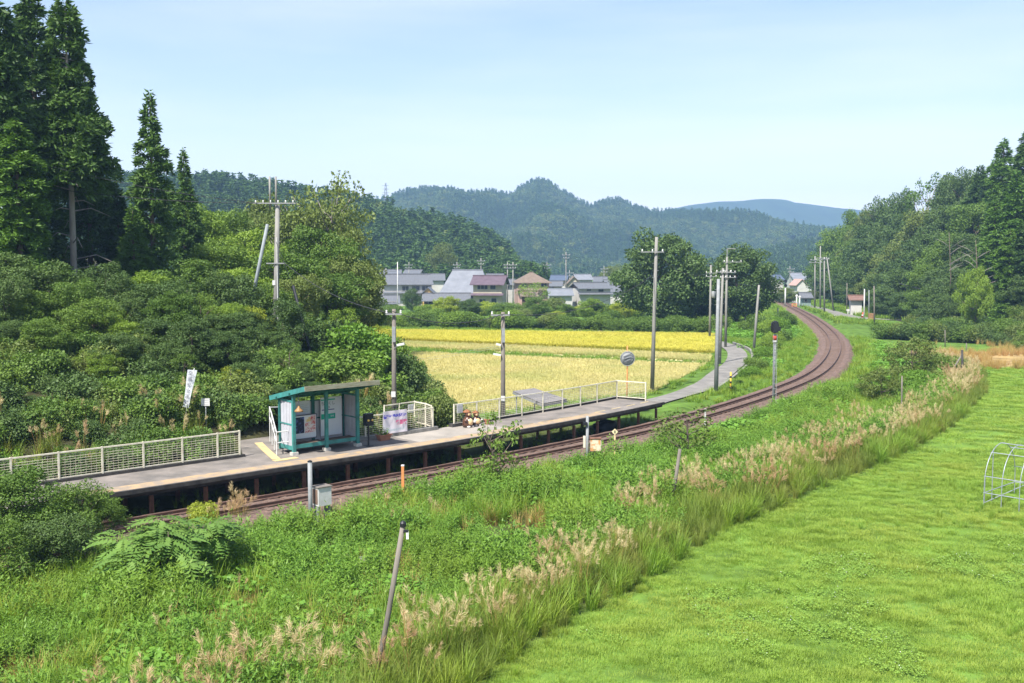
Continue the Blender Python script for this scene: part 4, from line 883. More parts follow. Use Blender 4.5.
# traffic mirror
y = 58.3; x = AT(627, y)[0]; g0 = gz1(x, y); t = thing('traffic_mirror', 'round traffic mirror on an orange pole behind the platform end', 'traffic mirror', (x, y, g0))
zc = ZAT(358.5, y) - g0; tb(t, [(0, .06, -.1), (0, .06, zc + .75)], .038, 'pole', M_orange)
MB().lathe([(.02, -.03), (.25, -.04), (.4, -.1), (.42, -.1), (.42, -.06), (.3, .02), (.02, .06)], 24, (0, -.05, zc), Matrix.Rotation(R(80), 4, 'Z') @ Matrix.Rotation(R(90), 4, 'Y') if False else Matrix.Rotation(R(90), 4, 'X')).build('mirror_back', M_grey, t, True, False)
MB().tube([(.42 * math.cos(q * .2618), -.07, zc + .42 * math.sin(q * .2618)) for q in range(25)], .02, 6, False).build('rim', M_grey, t, False, False)
for k in (-.18, 0, .18): MB().bar((-.3 + abs(k) * .3, -.125, zc + k - .08), (.3 - abs(k) * .3, -.125, zc + k + .12), .02, .03).build('rib', M_black, t, False, False)
# flat-roofed cycle shelter
zr = 1.05; cs = [G(513, 391, zr), G(534, 388, zr), G(567, 399, zr), G(543, 403.5, zr)]
t = thing('cycle_shelter', 'low open shelter with flat grey roof beyond the far fence', 'shelter', (*np.mean(cs, 0), -.5))
b = MB().prism([(p[0], p[1]) for p in cs], zr - .08, zr).build('roof', mat('grey_roof_sheet', (.21, .195, .19), (.15, .14, .14), 3, .7), t)
cc = np.mean(cs, 0)
for k, p in enumerate(cs):
    q = np.array(p) * .86 + cc * .14; MB().tube([(*q, -.6), (*q, zr - .08)], .04, 8).build('post', M_grey, t)
    p2 = cs[(k + 1) % 4]; MB().bar((p[0], p[1], zr - .13), (p2[0], p2[1], zr - .13), .06, .09).build('edge', M_grey, t)
# dark tarpaulin bundle under the far end of the platform
x, y = at(52.5, 3.0); t = thing('tarpaulin', 'black tarpaulin heap under the far end of the platform', 'tarpaulin', (x, y, -.5), ang(52))
b = MB().ball((0, 0, .2), (.95, .5, .42), 18, 12); V = b.v[0]; V += np.stack([vnoise(V[:, 0] + V[:, 2], V[:, 1], 3, s_) - .5 for s_ in (1, 2, 3)], 1) * .22; b.build('sheet', M_black, t, True, False)
# nobori flag and small sign on the left bank
x, y = AT(190, 41.5)[0], 41.5; g0 = gz1(x, y); t = thing('flag', 'tall narrow white flag with dark writing leaning on the left bank', 'flag', (x, y, g0)); zt, zb = ZAT(369.5, y) - g0, ZAT(407, y) - g0
xt = AT(198, y)[0] - x; xb_ = AT(188, y)[0] - x; tb(t, [(xb_ - .25, 0, min(0, zb - .5) - .2), (xb_ + .4 - .05, .03, zt + .05)], .015, 'pole', M_white, 6)
b = MB(); V = []; n_ = 10
for i in range(n_ + 1):
    u = i / n_; z = zb + (zt - zb) * u
    for q in range(4): V.append((xb_ - .17 + .27 * u + q * (.085 + .035 * u), .06 * math.sin(u * 5 + q), z - q * .012))
b.add(V, [(i * 4 + k, i * 4 + k + 1, i * 4 + k + 5, i * 4 + k + 4) for i in range(n_) for k in range(3)]); b.build('cloth', mat('flag_cloth', (.62, .64, .66), (.5, .52, .55), 3, .8), t, True, False)
for k, ch in enumerate('交通安全運動'):
    u = .9 - k * .155; z = zb + (zt - zb) * u; text(t, ch, .2, (xb_ - .17 + .27 * u + .15, -.09, z), (math.pi / 2, R(10), 0), M_ink)
x, y = AT(207, 42)[0], 42.; g0 = gz1(x, y); t = thing('small_sign', 'small white sign plate on a post right of the leaning flag', 'sign', (x, y, g0)); zc = ZAT(402, y) - g0; tb(t, [(0, 0, -.1), (0, 0, zc)], .02, 'post', M_grey, 6); bx(t, (0, -.03, zc), (.36, .02, .32), 'plate', M_white)
for k in range(3): bx(t, (0, -.043, zc + .08 - .08 * k), (.26, .004, .02), 'print', MATS['faint_print'])
# leaning timber posts
def stake(lb, px0, py0, px1, py1, r=.07, m=None, cap=False, y=None, name='timber_post'):
    x, y = GP(px0, py0) if y is None else (AT(px0, y)[0], y); g0 = gz1(x, y); t = thing(name, lb, 'post', (x, y, g0), 0, 'old timber posts in the weeds'); zt = ZAT(py1, y) - g0; xt = (px1 - CX) / F * (y * math.cos(TH) + (H - zt - g0) * math.sin(TH)) - x
    tb(t, [(-xt * .08, 0, -.25), (xt * .5 + r * .3, 0, zt * .5), (xt, 0, zt)], (r, r * .92, r * .85), 'shaft', m or M_wood, 9)
    if cap: MB().lathe([(r * 1.1, -.03), (r * 1.15, .04), (r * .6, .08)], 9, (xt, 0, zt)).build('cap', M_black, t, False, False); bx(t, (xt + .09, -.02, zt - .2), (.05, .05, .16), 'insulator', M_porc); bx(t, (xt + .06, -.02, zt - .12), (.1, .05, .05), 'bracket', M_black)
    return t
stake('tall leaning timber post with dark cap in the foreground weeds', 373, 697, 403, 525, .06, None, True)
stake('leaning grey timber post among the pale plume grass', 670, 512, 680, 449, .07)
stake('thin upright timber post at the right of the weed bank', 901, 424, 902, 376, .045, None)
t = stake('dark braced timber post at the top of the plume grass edge', 962, 379, 962, 350, .1, M_edge)
MB().tube([(-1.3, .1, -.3), (-.05, .05, 1.9)], .06, 7).build('brace', M_wood, t, True, False)
stake('thin distant post left of the braced post', 945, 347, 945, 330, .06); stake('short distant post right of the braced post', 966, 352, 966.5, 343, .06)
stake('short pale stake in the weeds left of the leaning post', 360, 580, 362, 557, .1, mat('pale_stake', (.30, .28, .24), (.2, .19, .16), 4, .9))

# ---------------------------------------------------------------- hoop greenhouse frame at the right edge
x0, y0 = G(983.5, 508, -.6); e = np.array((.74, .67)); a_ = np.array((.67, -.74)); t = thing('greenhouse_frame', 'bare steel hoop greenhouse frame at the right edge of the lawn', 'greenhouse', (x0, y0, -.6))
M_hoop = mat('hoop_steel', (.36, .39, .44), (.28, .3, .34), 5, .45, .4); HW, HH, SV = 2.8, 2.3, .95
def hoop_pt(k, u):
    p = np.array((x0, y0)) + a_ * .62 * k
    if u < .2: q, z = 0, SV * u / .2
    elif u > .8: q, z = HW, SV * (1 - u) / .2
    else: an = math.pi * (1 - (u - .2) / .6); q = HW / 2 + HW / 2 * math.cos(an); z = SV + (HH - SV) * math.sin(an)
    return (*(p + e * q), -.65 + z)
for k in range(9): MB().tube([hoop_pt(k, u) for u in np.linspace(0, 1, 31)], .015, 8).build('hoop', M_hoop, t, True)
for u in (.13, .24, .38, .5, .62, .76, .87): MB().tube([hoop_pt(k, u) for k in (-.05, 8.05)], .015, 6).build('purlin', M_hoop, t)
for u in (.25, .4): MB().tube([(*(np.array(hoop_pt(0, u))[:2]), -.65), hoop_pt(0, u)], .016, 6).build('end_post', M_hoop, t)
MB().tube([hoop_pt(0, .13), hoop_pt(0, .87)], .016, 6).build('end_rail', M_hoop, t)
MB().tube([hoop_pt(0, .05), hoop_pt(5, .45)], .014, 6).build('brace', M_hoop, t)

# ---------------------------------------------------------------- village
M_tileg = mat('grey_roof_tiles', (.15, .155, .17), (.10, .105, .115), 1.2, .5, stretch=(6, 1, 1), bump=.5, bscale=8); M_tilel = mat('light_metal_roof', (.20, .21, .235), (.155, .165, .185), .6, .55)
M_tilep = mat('purple_brown_roof', (.125, .09, .11), (.09, .065, .08), 1, .6); M_tileb = mat('brown_hip_roof', (.19, .145, .11), (.14, .105, .08), 1.5, .7); M_tilebl = mat('blue_roof', (.09, .115, .17), (.07, .09, .13), 1, .5)
M_wallw = mat('white_plaster', (.52, .50, .47), (.42, .40, .37), .8, .9); M_wallb = mat('dark_board', (.105, .06, .05), (.065, .04, .035), 3, .85, stretch=(6, 6, .3)); M_wallc = mat('cream_plaster', (.46, .41, .31), (.39, .34, .26), .8, .9)
M_wallp = mat('pink_plaster', (.42, .27, .235), (.36, .24, .2), .8, .9); M_wallo = mat('ochre_plaster', (.60, .38, .15), (.52, .33, .13), .8, .9); M_walg = mat('grey_plaster', (.50, .49, .47), (.42, .41, .39), .8, .9)
M_glass = mat('window_glass', (.05, .06, .075), (.03, .035, .045), 1, .12, spec=.6); M_frame = mat('window_frame', (.45, .43, .4), None, 4, .5)
def house(label, pxl, pxr, y, eave, ridge, d, roof, wallm, roofm, rz=0, z0=-.35, wins=(), over=.6, skirt=None, gablem=None, parent_name='house', base=None, ridge_in=0.):
    """front wall spans pixels pxl..pxr at distance y; eave and ridge are pixel rows"""
    xl, xr = (pxl - CX) / F * y, (pxr - CX) / F * y; w_ = xr - xl; ze = ZAT(eave, y) - z0; zr = ZAT(ridge, y + d / 2) - z0
    t = thing(parent_name, label, 'house', ((xl + xr) / 2, y, z0), rz, 'village houses'); hw = w_ / 2
    bx(t, (0, d / 2, ze / 2 - .25), (w_, d, ze + .5), 'wall', wallm)
    th = .16
    if roof == 'gable':
        X = hw + over * .7; Ye = -over; sl = (zr - ze) / (d / 2); zl = ze - sl * over
        for sgn in (0, 1):
            ya, yb = (Ye, d / 2) if sgn == 0 else (d + over, d / 2)
            V = [(-X, ya, zl), (X, ya, zl), (X, yb, zr), (-X, yb, zr)]; V += [(p[0], p[1], p[2] + th) for p in V]
            MB().add(V, [(3, 2, 1, 0), (4, 5, 6, 7), (0, 1, 5, 4), (1, 2, 6, 5), (2, 3, 7, 6), (3, 0, 4, 7)]).build('roof', roofm, t, False, False)
        bx(t, (0, d / 2, zr + th + .06), (2 * X + .1, .4, .26), 'ridge', roofm)
        for s_ in (-1, 1):
            V = [(s_ * hw, 0, ze), (s_ * hw, d, ze), (s_ * hw, d / 2, zr - .02)]; V += [(p[0] - s_ * .1, p[1], p[2]) for p in V]
            MB().add(V, [(0, 1, 2), (5, 4, 3), (0, 3, 4, 1), (1, 4, 5, 2), (2, 5, 3, 0)]).build('gable', gablem or wallm, t, False, False)
    elif roof == 'gable_front':
        Y0_, Y1_ = -over * .7, d + over * .7; zr = ZAT(ridge, y) - z0; sl = (zr - ze) / hw
        for s_ in (-1, 1):
            V = [(s_ * (hw + over), Y0_, ze - sl * over), (s_ * (hw + over), Y1_, ze - sl * over), (0, Y1_, zr), (0, Y0_, zr)]; V += [(p[0], p[1], p[2] + th) for p in V]
            MB().add(V, [(3, 2, 1, 0), (4, 5, 6, 7), (0, 1, 5, 4), (1, 2, 6, 5), (2, 3, 7, 6), (3, 0, 4, 7)]).build('roof', roofm, t, False, False)
        for yq in (0, d - .1):
            V = [(-hw, yq, ze), (hw, yq, ze), (0, yq, zr - .02)]; V += [(p[0], p[1] + .1, p[2]) for p in V]
            MB().add(V, [(0, 1, 2), (5, 4, 3), (0, 3, 4, 1), (1, 4, 5, 2), (2, 5, 3, 0)]).build('gable', gablem or wallm, t, False, False)
    else:
        X = hw + over; rr = max(.3, hw - ridge_in * w_) if ridge_in else max(.4, hw - d / 2 * .8); zl = ze - .15
        V = [(-X, -over, zl), (X, -over, zl), (X, d + over, zl), (-X, d + over, zl), (-rr, d / 2, zr), (rr, d / 2, zr), (-X, -over, zl - th), (X, -over, zl - th), (X, d + over, zl - th), (-X, d + over, zl - th)]
        MB().add(V, [(0, 1, 5, 4), (1, 2, 5), (2, 3, 4, 5), (3, 0, 4), (6, 7, 1, 0), (7, 8, 2, 1), (8, 9, 3, 2), (9, 6, 0, 3), (9, 8, 7, 6)]).build('roof', roofm, t, False, False)
        bx(t, (0, d / 2, zr + .05), (2 * rr + .3, .4, .24), 'ridge', roofm)
    if skirt:
        zs = ZAT(skirt, y) - z0; V = [(-hw - .4, -1.1, zs - .35), (hw + .4, -1.1, zs - .35), (hw + .4, .02, zs + .05), (-hw - .4, .02, zs + .05)]; V += [(p[0], p[1], p[2] + .12) for p in V]
        MB().add(V, [(3, 2, 1, 0), (4, 5, 6, 7), (0, 1, 5, 4), (1, 2, 6, 5), (2, 3, 7, 6), (3, 0, 4, 7)]).build('lower_roof', roofm, t, False, False)
    for (a, bb, r0_, r1_) in wins:          # pixel rectangle of a window on the front wall
        xa, xb = (a - CX) / F * y - t.location.x, (bb - CX) / F * y - t.location.x; z1_, z0_ = ZAT(r0_, y) - z0, ZAT(r1_, y) - z0
        wn = bx(t, ((xa + xb) / 2, -.03, (z0_ + z1_) / 2), (xb - xa, .1, z1_ - z0_), 'window', M_frame)
        n_ = max(1, round((xb - xa) / .9)); pw = (xb - xa - .1) / n_
        for k in range(n_): bx(wn, (xa + .05 + pw * (k + .5), -.085, (z0_ + z1_) / 2), (pw - .08, .02, z1_ - z0_ - .14), 'pane', M_glass)
    return t
house('old house with dark board gable and grey tiled roof at the village left', 384, 432, 228, 284, 275, 9, 'gable', M_wallw, M_tileg, R(14), wins=((402, 409, 286, 291), (412, 420, 286, 291), (422, 429, 286, 291)), gablem=M_wallb, skirt=292)
house('low white storehouse with grey roof at the left end of the village', 373, 398, 205, 303, 296, 6, 'gable', M_wallw, M_tileg, R(8), wins=((374.5, 385, 301.5, 304.5), (387, 397, 301.5, 304.5)))
house('big farmhouse with steep pale grey metal roof', 443, 486, 226, 294, 270, 13, 'hip', M_wallb, M_tilel, R(-4), wins=((446, 452, 296, 302), (455, 464, 296, 302)), over=1.0, ridge_in=.14)
house('low tiled front wing of the pale-roofed farmhouse', 424, 468, 219, 300, 294, 6, 'gable', M_wallb, M_tileg, 0, wins=((428, 434, 301, 306), (436, 441, 301, 306)), over=.8)
house('cream two-storey house with purple brown roof beside the farmhouse', 473, 502, 212, 283.5, 276.5, 7, 'gable', M_wallc, M_tilep, R(-8), wins=((477, 488, 284.5, 289.5), (490, 496, 284.5, 289.5), (479, 486, 299, 304), (491, 497, 298, 306)), over=.9, skirt=294)
house('small house with ochre gable between storehouse and farmhouse', 422, 434, 222, 293.5, 288, 6, 'gable_front', M_wallo, M_tileg, 0)
house('pinkish house with brown hipped roof right of the cream house', 518, 549, 232, 282, 272.5, 10, 'hip', M_wallp, M_tileb, R(5), wins=((521, 527, 284, 288), (530, 536, 284, 288), (541, 547, 283, 287)), skirt=289)
house('low grey roofed shed between the pink house and the dark gable house', 550, 572, 215, 295, 289.5, 6, 'gable', M_walg, M_tilel, R(3), wins=((553, 560, 297, 301),))
house('house with dark timbered gable and grey roof right of the shed', 579, 611, 218, 288.5, 283.5, 8, 'gable', M_wallw, M_tileg, R(12), wins=((586, 591, 288.5, 291), (598, 604, 289, 292)), gablem=M_wallb, skirt=293)
house('house with dark blue roof behind the pink house', 551, 566, 262, 280, 276, 8, 'gable', M_walg, M_tilebl, R(-6))
house('house with brown gable behind the dark gable house', 568, 580, 255, 283, 277, 8, 'gable_front', M_wallc, M_tileb, 0)
house('house with pale grey roof behind the dark gable house', 577, 592, 275, 279.5, 275, 8, 'gable', M_wallw, M_tilel, R(6))
house('far white walled house with grey roof next to the large tree', 594, 606, 290, 281.5, 277.5, 8, 'gable', M_wallw, M_tileg, R(-5))
house('left grey roof behind the old board-gabled house', 381, 400, 262, 274.5, 270.5, 8, 'gable', M_walg, M_tileg, R(4))
house('right grey roof behind the old board-gabled house', 404, 419, 268, 274, 270.5, 8, 'gable', M_wallw, M_tileg, R(-4))
house('dark roofed house behind between old house and farmhouse', 428, 444, 275, 280, 274.5, 8, 'gable', M_wallw, M_tileg, R(5))
house('white walled outbuilding right of the large tree', 608, 622, 240, 291.5, 286, 7, 'gable', M_wallw, M_tileg, R(3))
house('small grey roofed house right of the cream house', 504, 515, 246, 284.5, 280, 7, 'gable', M_wallw, M_tileg, R(6), wins=((506, 509, 286, 289),))
house('grey roofed house peeping between pink house and blue roof', 549, 561, 248, 286, 282, 7, 'gable', M_wallc, M_tileg, R(-5), wins=((551, 554, 287, 290),))
house('grey roofed house behind the white outbuilding', 607, 624, 268, 285, 280.5, 8, 'gable', M_wallw, M_tileg, R(4))
house('grey roof behind the cream house ridge', 488, 503, 272, 278.5, 274.5, 8, 'gable', M_wallw, M_tileg, R(3))
house('low brown roofed shed in front of the pink house', 522, 536, 205, 296, 292.5, 5, 'gable', M_wallb, M_tileb, R(-3))
house('far house with dark blue roof left of the far signal', 774, 783, 330, 279.5, 275.5, 8, 'gable', M_wallw, M_tilebl, R(4))
house('large far building with pale grey roof behind the far signal', 794, 817, 345, 279.5, 273.5, 12, 'gable', M_walg, M_tilel, R(-3), wins=((797, 801, 281, 284), (806, 810, 281, 284)))
house('far house with reddish gable beside the far poles', 797, 806, 320, 284, 279.5, 8, 'gable_front', M_wallw, M_wallp, 0)
hut = house('small white hut with reddish roof at the foot of the right wood', 851, 861.5, 184, 299.5, 296.5, 3.5, 'gable', M_wallw, mat('rust_roof', (.2, .115, .09), (.15, .09, .07), 2, .7), R(-14), wins=()); hut['group'] = 'trackside huts'; hut['category'] = 'hut'
hut = house('tiny green-grey shelter hut by the far level crossing', 802, 811, 222, 297, 293.5, 3, 'gable', mat('dull_green_wall', (.22, .3, .27), (.16, .22, .2), 2, .8), M_tileg, 0, wins=((804, 807, 299, 302),)); hut['group'] = 'trackside huts'; hut['category'] = 'hut'
# white road barrier, cone, brown box
x, y = GP(851, 314.5); t = thing('road_barrier', 'small white road barrier by the hut', 'barrier', (x, y, gz1(x, y)))
for k in (-.6, .6): bx(t, (k, 0, .35), (.14, .14, .7), 'leg', M_white)
bx(t, (0, 0, .82), (1.7, .16, .35), 'board', M_white)
x, y = GP(863.5, 318); t = thing('traffic_cone', 'red traffic cone at the foot of the white post', 'cone', (x, y + .3, gz1(x, y)))
bx(t, (0, 0, .03), (.8, .8, .06), 'base', M_sigred); MB().lathe([(.34, .06), (.08, 1.0), (.02, 1.02)], 12).build('cone', M_sigred, t, True, False); MB().lathe([(.262, .38), (.205, .56), (.1, .56)], 12).build('stripe', M_white, t, True, False)
x, y = GP(871.5, 321); t = thing('crate', 'orange brown wooden crate beside the dark slender pole', 'crate', (x, y, gz1(x, y))); M_crate = mat('crate_wood', (.36, .2, .1), (.28, .15, .08), 4, .85)
for k in range(4): bx(t, (0, -.4, .15 + k * .3), (.85, .05, .25), 'slat', M_crate); bx(t, (0, .4, .15 + k * .3), (.85, .05, .25), 'slat', M_crate)
for sx in (-.42, .42): bx(t, (sx, 0, .6), (.06, .75, 1.2), 'side', M_crate)
bx(t, (0, 0, 1.22), (.9, .9, .05), 'lid', M_crate)
# parked car
M_car = mat('car_white', (.80, .80, .80), (.78, .78, .78), 1, .25, spec=.6); M_tyre = mat('tyre', (.02, .02, .02), None, 5, .8)
x, y = (450 - CX) / F * 211, 211; t = thing('parked_car', 'small white boxy car parked in front of the farmhouse', 'car', (x, y, -.35), R(4))
prof = [(-1.68, .28), (1.68, .28), (1.7, .72), (1.62, .86), (.95, .95), (.55, 1.5), (-1.45, 1.52), (-1.66, .95)]
V = [(p[0], -.74, p[1]) for p in prof] + [(p[0], .74, p[1]) for p in prof]; n_ = len(prof); MB().add(V, [tuple(range(n_))[::-1] if False else tuple(range(n_)), tuple(range(n_, 2 * n_))[::-1]] + [((i + 1) % n_, i, n_ + i, n_ + (i + 1) % n_) for i in range(n_)]).build('body', M_car, t, False, False)
for s_ in (-.75, .75):
    for xa, xb in ((-1.38, -.75), (-.68, .0), (.07, .62)): MB().bar((xa, s_, 1.2), (xb, s_, 1.2), .02, .44 if xb < .5 else .36).build('window', M_glass, t, False, False)
    for xw in (-1.05, 1.08): MB().lathe([(.1, -.1), (.3, -.1), (.31, 0), (.3, .1), (.1, .1)], 14, (xw, s_ * .93, .3), Matrix.Rotation(R(90), 4, 'X')).build('wheel', M_tyre, t, True, False)
MB().box((1.69, .5, .72), (.05, .28, .16)).build('headlight', M_porc, t, False, False); MB().box((1.69, -.5, .72), (.05, .28, .16)).build('headlight', M_porc, t, False, False)
# village poles
for k, (px, y0_, tp, lb) in enumerate(((386, 232, 268, 'leftmost village pole beside the dark gable'), (397.5, 190, 262, 'white thin pole in front of the storehouse'), (409, 262, 262, 'pole with crossarm behind the old board-gabled house'), (457, 250, 262, 'pole at the left of the farmhouse ridge'), (481, 250, 258, 'pole behind the right end of the farmhouse ridge'), (507.5, 240, 262, 'pole just right of the cream house, farther of two'), (513, 200, 262, 'nearer of two poles right of the cream house, in front'), (547, 300, 262, 'thin pole behind the brown hipped roof'), (566, 235, 252, 'tallest village pole right of the pink house'), (569.5, 300, 270, 'short pole behind the tallest village pole'), (604, 300, 266, 'pole next to the large round tree'), (790, 330, 266, 'village pole right of the darker round tree'))):
    ym = {397.5: 190, 513: 200}.get(px, y0_); top_ = tp
    arms = ((top_ + 3, px - 4, px + 4, 2), (top_ + 6, px - 3, px + 3, 2)) if px not in (397.5, 386) else ()
    pole(lb, px, 300, px, top_, y=ym, r=.15 if px != 397.5 else .1, arms=arms, m=M_white if px == 397.5 else None, group='village poles')
for k in range(5):
    a = ((386, 232, 270), (409, 262, 264), (457, 250, 264), (507.5, 240, 264), (566, 235, 256), (604, 300, 268))[k:k + 2]
    wire('overhead line above the village roofs, span %s' % ('one', 'two', 'three', 'four', 'five')[k] if False else ('village line left of the old house', 'village line over the old house', 'village line over the farmhouse', 'village line over the cream house', 'village line right of the tallest pole')[k], (AT(a[0][0], a[0][1])[0], a[0][1], ZAT(a[0][2], a[0][1])), (AT(a[1][0], a[1][1])[0], a[1][1], ZAT(a[1][2], a[1][1])), 1.0, .025)
# lattice pylon on the ridge
x, y = AT(386.5, 1150)[0], 1150; zt = ZAT(183, y); t = thing('pylon', 'tiny lattice pylon on the skyline above the left ridge', 'pylon', (x, y, zt - 40)); b = MB()
for sx in (-1, 1):
    for sy in (-1, 1): b.tube([(sx * 3.2, sy * 3.2, 0), (sx * .5, sy * .5, 40)], .28, 4)
for k in range(8):
    u0, u1 = k / 8, (k + 1) / 8; r0_, r1_ = 3.2 - 2.7 * u0, 3.2 - 2.7 * u1
    for sy in (-1, 1): b.tube([(-r0_, sy * r0_, 40 * u0), (r1_, sy * r1_, 40 * u1)], .14, 3); b.tube([(r0_, sy * r0_, 40 * u0), (-r1_, sy * r1_, 40 * u1)], .14, 3)
b.build('lattice', M_grey, t, False, False)
for z in (29, 33, 37): MB().bar((-4, 0, z), (4, 0, z), .35, .35).build('arm', M_grey, t, False, False)
# ================================================================== TREES AND SHRUBS
LM = dict(
    cedar=leafmat('cedar_leaf', (.030, .070, .018), (.055, .115, .026), None, .2),
    hinoki=leafmat('hinoki_leaf', (.035, .085, .02), (.06, .125, .028), None, .2),
    cedarl=leafmat('cedar_leaf_light', (.05, .12, .022), (.085, .17, .03), None, .25),
    dark=leafmat('leaf_dark', (.040, .082, .026), (.07, .125, .04), None, .22),
    mid=leafmat('leaf_mid', (.055, .115, .024), (.10, .175, .036), None, .3),
    light=leafmat('leaf_light', (.10, .18, .03), (.16, .26, .045), None, .35),
    olive=leafmat('leaf_olive', (.07, .11, .03), (.115, .165, .05), None, .25),
    yellow=leafmat('leaf_yellow', (.17, .25, .03), (.24, .30, .05), None, .35),
    kudzu=leafmat('leaf_kudzu', (.07, .16, .025), (.12, .23, .035), None, .35))
M_bark = mat('bark', (.16, .125, .10), (.09, .07, .055), 3, .95, stretch=(1, 1, .25), bump=.5)
M_barkg = mat('bark_grey', (.30, .27, .24), (.2, .18, .16), 3, .95, stretch=(1, 1, .25), bump=.4)
KIND = {}
def kind(k, VQ, Ht, Rr, bark=None):
    (lv, lq), (tv, tq) = VQ; c = mesh_np('crown_' + k, lv, lq); t = mesh_np('trunk_' + k, tv, tq, True); KIND[k] = (c, t, Ht, Rr, bark or M_bark)
for i in range(3): kind('cedar%d' % i, tree_conifer(20 + i, 18, 2.7, .04, 58, .42, 190, .35, .55), 18, 2.6)
kind('cedarbare', tree_conifer(31, 18, 2.9, .44, 46, .42, 200, .35, .6), 18, 2.9, M_barkg)
for i in range(2): kind('hinoki%d' % i, tree_conifer(40 + i, 14, 1.9, .05, 56, .36, 130, .45, .62), 14, 1.9)
for i in range(4): kind('broad%d' % i, tree_broad(50 + i, 12, 4.4, .1, 70, 430, .27, (.12, .3), sep=.16), 12, 4.4)
for i in range(2): kind('airy%d' % i, tree_broad(60 + i, 12, 4.2, .3, 30, 150, .3, (.13, .22)), 12, 4.2, M_barkg)
for i in range(3): kind('round%d' % i, tree_broad(70 + i, 15, 6.8, -.04, 90, 520, .38, (.15, .26)), 15, 6.8)
for i in range(4): kind('shrub%d' % i, shrub(80 + i, 2.4, 1.6, 24, 420, .135), 2.4, 1.6)
for i in range(4): kind('thicket%d' % i, tree_broad(130 + i, 5, 2.1, -.02, 64, 330, (.15, .19, .13, .17)[i], (.08, .26), asp=(1, .5, 1.1, .6)[i], sep=.15), 5, 2.1)
for i in range(2): kind('feather%d' % i, tree_broad(140 + i, 6, 2.2, .1, 60, 210, .2, (.07, .17), asp=.45, sep=.14), 6, 2.2)
for i in range(2): kind('vine%d' % i, shrub(90 + i, 2.4, 1.8, 28, 420, .165, (.24, .4)), 2.4, 1.8)
for i in range(2): kind('sapling%d' % i, tree_broad(100 + i, 3., 1.1, .12, 22, 46, .14, (.14, .26)), 3., 1.1)
ORD = 'first second third fourth fifth sixth seventh eighth ninth tenth eleventh twelfth thirteenth fourteenth fifteenth sixteenth seventeenth eighteenth nineteenth twentieth'.split()
ORD += ['twenty-' + q for q in ORD[:9]] + ['thirtieth']
SHADE = dict(light='light green', mid='mid green', dark='dark green', olive='olive green', kudzu='vine covered', cedar='dark green', cedarl='light green', yellow='yellow green')
def rank(L_, i, key): v = sorted(q[key] for q in L_); return ORD[v.index(L_[i][key])]
def plant(name, k, lm, label, cat, px, topy, y, wpx, group=None, rz=None, base=None, x=None):
    c, t, Ht, Rr, bark = KIND[k]
    x = (px - CX) / F * y if x is None else x; g0 = gz1(x, y) if base is None else base; h = max(.5, ZAT(topy, y) - g0); w_ = wpx / F * y
    r = thing(name, label, cat, (x, y, g0), random.uniform(0, 6.283) if rz is None else rz, group)
    for nm, me, m in (('crown', c, LM[lm]), ('trunk', t, bark)):
        o = bpy.data.objects.new(nm if cat == 'tree' else {'crown': 'foliage', 'trunk': 'stem'}[nm], me); COL.objects.link(o); o.parent = r
        if not me.materials: me.materials.append(m)
        o.material_slots[0].link = 'OBJECT'; o.material_slots[0].material = m
        o.scale = (min(w_ / 2 / Rr, (1.5 if px < 400 and y > 40 else 1.4) * h / Ht),) * 2 + (h / Ht,)
    return r
T = plant
# left wood: conifers
T('cedar_tree', 'cedarbare', 'cedar', 'tall cedar with long bare grey trunk at the left', 'tree', 75, 2, 60, 92)
T('cedar_tree', 'cedar0', 'cedar', 'dense cedar filling the top left corner', 'tree', 0, -45, 57, 92)
T('cedar_tree', 'cedar1', 'cedar', 'cedar just left of the bare trunk, leaning crown at the top edge', 'tree', 42, -22, 67, 96)
T('cedar_tree', 'cedar2', 'cedar', 'dark cedar right behind the bare grey trunk', 'tree', 92, 62, 70, 62)
T('cedar_tree', 'cedar0', 'cedarl', 'lower light green cedar in front of the left cedars', 'tree', 22, 120, 56, 80)
T('cedar_tree', 'cedar1', 'cedar', 'low dark cedar between the bare trunk and the pointed cypress', 'tree', 120, 190, 72, 52)
T('cypress_tree', 'hinoki0', 'hinoki', 'pointed dark cypress standing alone above the left wood', 'tree', 155, 94, 68, 58)
T('cypress_tree', 'hinoki1', 'hinoki', 'smaller pointed cypress right of the tall one', 'tree', 187, 150, 80, 42)
T('cypress_tree', 'hinoki1', 'cedarl', 'short cypress below the tall pointed one', 'tree', 135, 205, 66, 50)
T('cedar_tree', 'cedar2', 'cedar', 'cedar at the extreme left behind the corner cedar', 'tree', -40, -40, 62, 90)
BL = [('broad0', 'light', 200, 196, 86, 66), ('broad1', 'mid', 236, 203, 90, 66), ('broad2', 'light', 252, 226, 76, 74), ('broad3', 'mid', 216, 236, 70, 84), ('airy0', 'olive', 300, 176, 94, 84), ('airy1', 'olive', 334, 164, 92, 84), ('broad0', 'olive', 318, 196, 94, 90), ('broad1', 'olive', 352, 222, 88, 66), ('broad2', 'mid', 312, 222, 80, 90), ('broad3', 'olive', 346, 250, 78, 76), ('broad0', 'mid', 292, 246, 72, 84), ('broad1', 'light', 240, 264, 66, 80), ('broad2', 'mid', 190, 256, 63, 96), ('broad3', 'light', 145, 268, 58, 84), ('broad0', 'mid', 330, 268, 74, 84), ('broad1', 'mid', 362, 285, 82, 50), ('broad2', 'dark', 20, 250, 54, 90), ('broad3', 'mid', 268, 280, 64, 70), ('broad1', 'olive', 280, 205, 100, 80), ('broad2', 'olive', 255, 195, 104, 70)]
